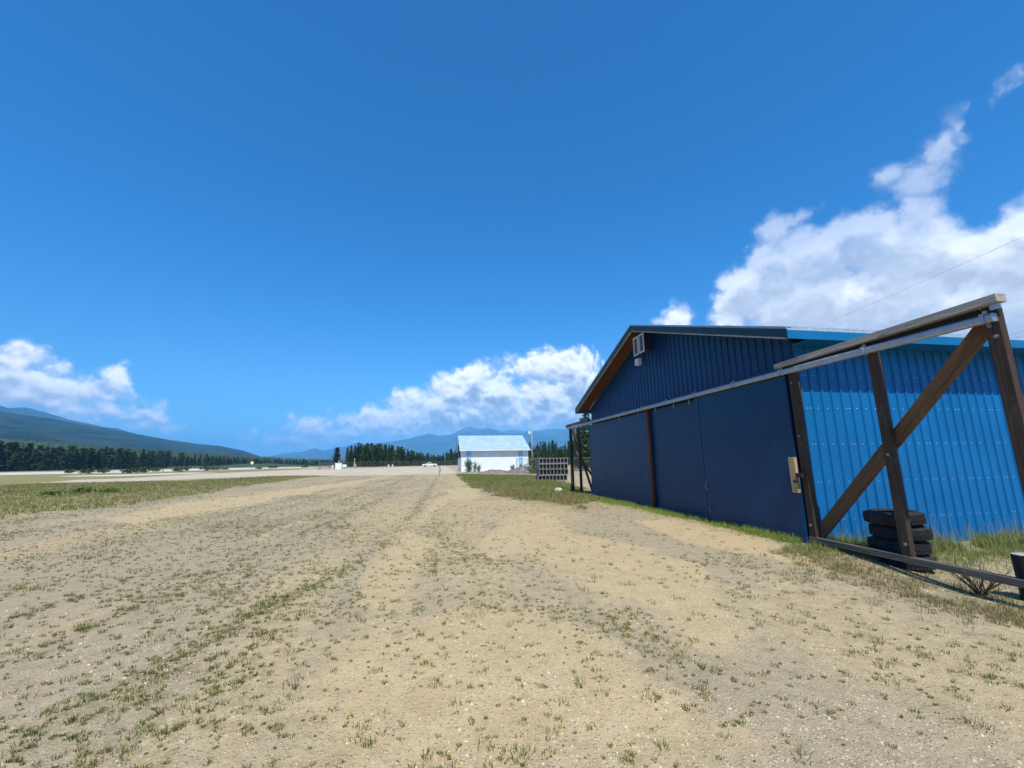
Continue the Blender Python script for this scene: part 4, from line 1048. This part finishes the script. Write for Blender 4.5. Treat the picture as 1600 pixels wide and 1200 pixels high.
HOLE = lambda x, y: (x > 6.78) & (y > 7.0) & (y < 18.7)
def green_cols(n, k=0.0):
    t = rng.random((n, 1)); return (np.array([[.13, .18, .035]])*(1-t) + np.array([[.28, .27, .085]])*t)*(1+k)
def sparse():
    # tufts: log-spaced in distance so near and far read equally dense
    N = 110000; x, y = scatter(N, 1.7, 60, -44, 62, .9)
    sand, lit, green, fl, fr, rut, edge = masks(x, y)
    clus = sst(fbm(x, y, 1.1, 3, 71), .40, .68)
    r = np.hypot(x, y)
    p = (.10 + .13*clus*(1-.6*sand) + .26*green + .07*lit*clus)*(1-.72*sand) + .04*sand
    p = p + .22*sst(-x, .6, 3.0)*sst(fbm(x, y*.4, .9, 3, 77), .35, .6)*(1-sand)*sst(y, 6, 12) + .34*np.clip(rut-.25, 0, 1)
    p = p*(1-.55*sst(x, .5, 2.5)*(1-sst(y, 12, 20)))
    p = np.where(fl+fr > .5, .0, p); p = p*np.where(edge > .4, .7, 1)*np.clip(r/6.0, .24, 1)**1.0
    k = (rng.random(N) < p) & ~HOLE(x, y); x, y = x[k], y[k]; n = len(x); r = r[k]
    h = np.clip(rng.lognormal(-3.75, .42, n), .010, .075)*(1+.5*(rng.random(n) < .08)) * np.where(green[k] > .5, 1.1, 1); big = rng.random(n) < .10; h[big] *= 1.5; h = h*np.clip(.42+r/11, .5, 1.05)
    for nm, lo, hi, nb, w, lb_ in (('grass_tufts', 0, 9, 20, .0026, 'small scattered grass tufts on the near sand and gravel'), ('grass_tufts', 9, 22, 8, .0045, 'scattered grass tufts across the middle of the gravel lot'), ('grass_tufts', 22, 99, 5, .008, 'thin grass growing along the distant wheel lines')):
        s = (r >= lo) & (r < hi); ns = int(s.sum())
        if ns: blades(nm, x[s], y[s], ground_z(x[s], y[s]), h[s], nb, np.full(ns, w), h[s]*rng.uniform(.5, 1.7, ns)*(1 if lo < 20 else 1.8), green_cols(ns), lb_, 1.1)
sparse()
def along_wall():
    n = 5200; y = rng.uniform(7.2, 19.8, n); x = 6.76 - np.abs(rng.normal(0, .12+.035*(y-7), n)) ; d = sst(fbm(y*0+3, y, .9, 3, 5), .25, .55)
    k = rng.random(n) < (.25+.75*d)*np.where(y > 11, 1, .75); x, y = x[k], y[k]; n = len(x); t = rng.random((n, 1))
    cols = np.array([[.17, .31, .03]])*(1-t)+np.array([[.33, .39, .07]])*t
    near = np.exp(-((6.76-x)/.22)**2)
    blades('grass_strip', x, y, ground_z(x, y), rng.uniform(.07, .20, n)*(.35+.65*near), 7, np.full(n, .0032), np.full(n, .04), cols, 'bright green grass strip growing along the foot of the navy doors', .6)
    n = 6500; x = rng.uniform(6.0, 15, n); y = 7.0-np.abs(rng.normal(0, .55, n)) ; k = (fbm(x, y, .9, 3, 15) > .43) & ((x > 6.95) | (rng.random(n) < .5)) & (np.hypot(x-7.42, y-5.95) > .36) & (y < 7.04)
    x, y = x[k], y[k]; n = len(x); t = rng.random((n, 1)); cols = np.array([[.14, .24, .04]])*(1-t)+np.array([[.34, .35, .11]])*t
    tall = np.where(y > 6.5, 1.0, .45)*np.where(x < 6.97, .40, 1)*np.where(x > 9.2, .62, .70)
    blades('tall_grass', x, y, ground_z(x, y), rng.uniform(.12, .46, n)*tall, 6, np.full(n, .0032), np.full(n, .06), cols, 'tall green and yellow grass along the bright blue side wall', .45)
    n = 260; x = rng.uniform(7.2, 14, n); y = rng.uniform(6.3, 6.98, n); k = np.hypot(x-7.42, y-5.95) > .5; x, y = x[k], y[k]; n = len(x)
    blades('flower_stalks', x, y, ground_z(x, y), rng.uniform(.35, .85, n), 2, np.full(n, .0028), np.full(n, .03), np.repeat([[.33, .33, .15]], n, 0), 'tall thin seeding stalks standing against the bright blue side wall', .35)
    n = 2400; x = 6.2+rng.normal(0, .6, n); y = rng.uniform(2.2, 7.0, n); k = (fbm(x, y, 1.5, 3, 25) > .45); x, y = x[k], y[k]; n = len(x); t = rng.random((n, 1)); cols = np.array([[.16, .16, .05]])*(1-t)+np.array([[.30, .23, .09]])*t
    blades('dry_grass', x, y, ground_z(x, y), rng.uniform(.03, .10, n), 7, np.full(n, .0022), np.full(n, .05), cols, 'thin yellowing grass around the bottom rail of the near timber frame', .7)
    # olive fields
    for nm, poly, n, lb_, c0, c1 in (('field_grass', FIELD_R, 16000, 'green and brown rough grass between the gravel and the white hangar', (.17, .24, .04), (.29, .235, .095)), ('field_grass', FIELD_L, 22000, 'olive brown rough grass of the field left of the gravel', (.21, .22, .055), (.32, .27, .11))):
        xs, ys = [p[0] for p in poly], [p[1] for p in poly]
        x = rng.uniform(max(min(xs), -60), max(xs), n*3); y = rng.uniform(min(ys), max(ys), n*3); k = poly_sd(x, y, poly) + (fbm(x, y, .6, 3, 2)-.5)*2 > 0
        x, y = x[k][:n], y[k][:n]; m = len(x); t = sst(fbm(x, y, .35, 3, 4), .35, .65)[:, None]
        t = np.clip(t + rng.normal(0, .25, (m, 1)), 0, 1)
        blades(nm, x, y, ground_z(x, y), rng.uniform(.06, .20, m), 4, np.full(m, .010), np.full(m, .10), np.array([c0])*(1-t)+np.array([c1])*t, lb_, .7)
along_wall()
def pebbles():
    N = 120000; x, y = scatter(N, 1.6, 14, -44, 62, .8); sand, lit, green, fl, fr, rut, edge = masks(x, y)
    k = (rng.random(N) < (.05+.42*sst(fbm(x, y, .9, 3, 91), .45, .68))*np.clip(np.hypot(x, y)/5, .3, 1)) & ~HOLE(x, y); x, y = x[k], y[k]; n = len(x)
    s = np.clip(rng.lognormal(-5.30, .48, n), .0022, .017)
    a = rng.uniform(0, 6.28, n); ca, sa = np.cos(a), np.sin(a); base = np.array([(1, 0, 0), (0, .75, 0), (-1, .1, 0), (0, -.8, 0), (.45, .4, .5), (-.5, .3, .55), (-.1, -.5, .5), (.1, .1, -.5)])
    f = np.array([(0, 1, 4), (1, 5, 4), (1, 2, 5), (2, 6, 5), (2, 3, 6), (3, 0, 4), (3, 4, 6), (4, 5, 6)])
    bx = base[None]*(1+rng.normal(0, .15, (n, 8, 1))); V = np.empty((n, 8, 3)); V[..., 0] = (bx[..., 0]*ca[:, None]-bx[..., 1]*sa[:, None])*s[:, None]+x[:, None]; V[..., 1] = (bx[..., 0]*sa[:, None]+bx[..., 1]*ca[:, None])*s[:, None]+y[:, None]; V[..., 2] = bx[..., 2]*s[:, None]+ground_z(x, y)[:, None]
    F_ = (np.arange(n)[:, None, None]*8+f[None]).ravel(); t = rng.random((n, 1))
    c = np.where(t < .25, np.array([[.36, .29, .20]]), np.where(t < .7, np.array([[.50, .42, .30]]), np.array([[.56, .47, .31]])))*rng.uniform(.8, 1.15, (n, 1))
    T = material('pebble_stone'); at = T.new('ShaderNodeAttribute', attribute_name='tint'); T.l.new(at.outputs['Color'], T.b.inputs['Base Color']); T.b.inputs['Roughness'].default_value = .9; T.b.inputs['Specular IOR Level'].default_value = .1
    o = raw_mesh('gravel', V.reshape(-1, 3), F_, np.full(n*8, 3), T.m, tint=np.repeat(c, 8, 0)); link(o); tag(o, 'loose pale pebbles scattered over the near sand', 'gravel', kind='stuff')
pebbles()

# ------------------------------------------------------------------ air
def haze():
    mb = MB(); mb.box((-31500, -31500, -8.0), (31500, 31500, 1500)); T = material('haze_air'); T.n.remove(T.b)
    v = T.new('ShaderNodeVolumePrincipled'); v.inputs['Color'].default_value = (.20, .58, 1.0, 1); v.inputs['Density'].default_value = 9.0e-5; v.inputs['Anisotropy'].default_value = -.4
    T.l.new(v.outputs[0], T.out.inputs['Volume']); T.m.cycles.homogeneous_volume = True
    o = mb.build('haze', T.m); tag(o, 'thin blue summer haze filling the valley', 'haze', kind='stuff'); o.display_type = 'WIRE'
haze()
scene.cycles.max_bounces = 8; scene.cycles.diffuse_bounces = 3; scene.cycles.transparent_max_bounces = 8; scene.cycles.volume_bounces = 1
scene.cycles.use_denoising = True
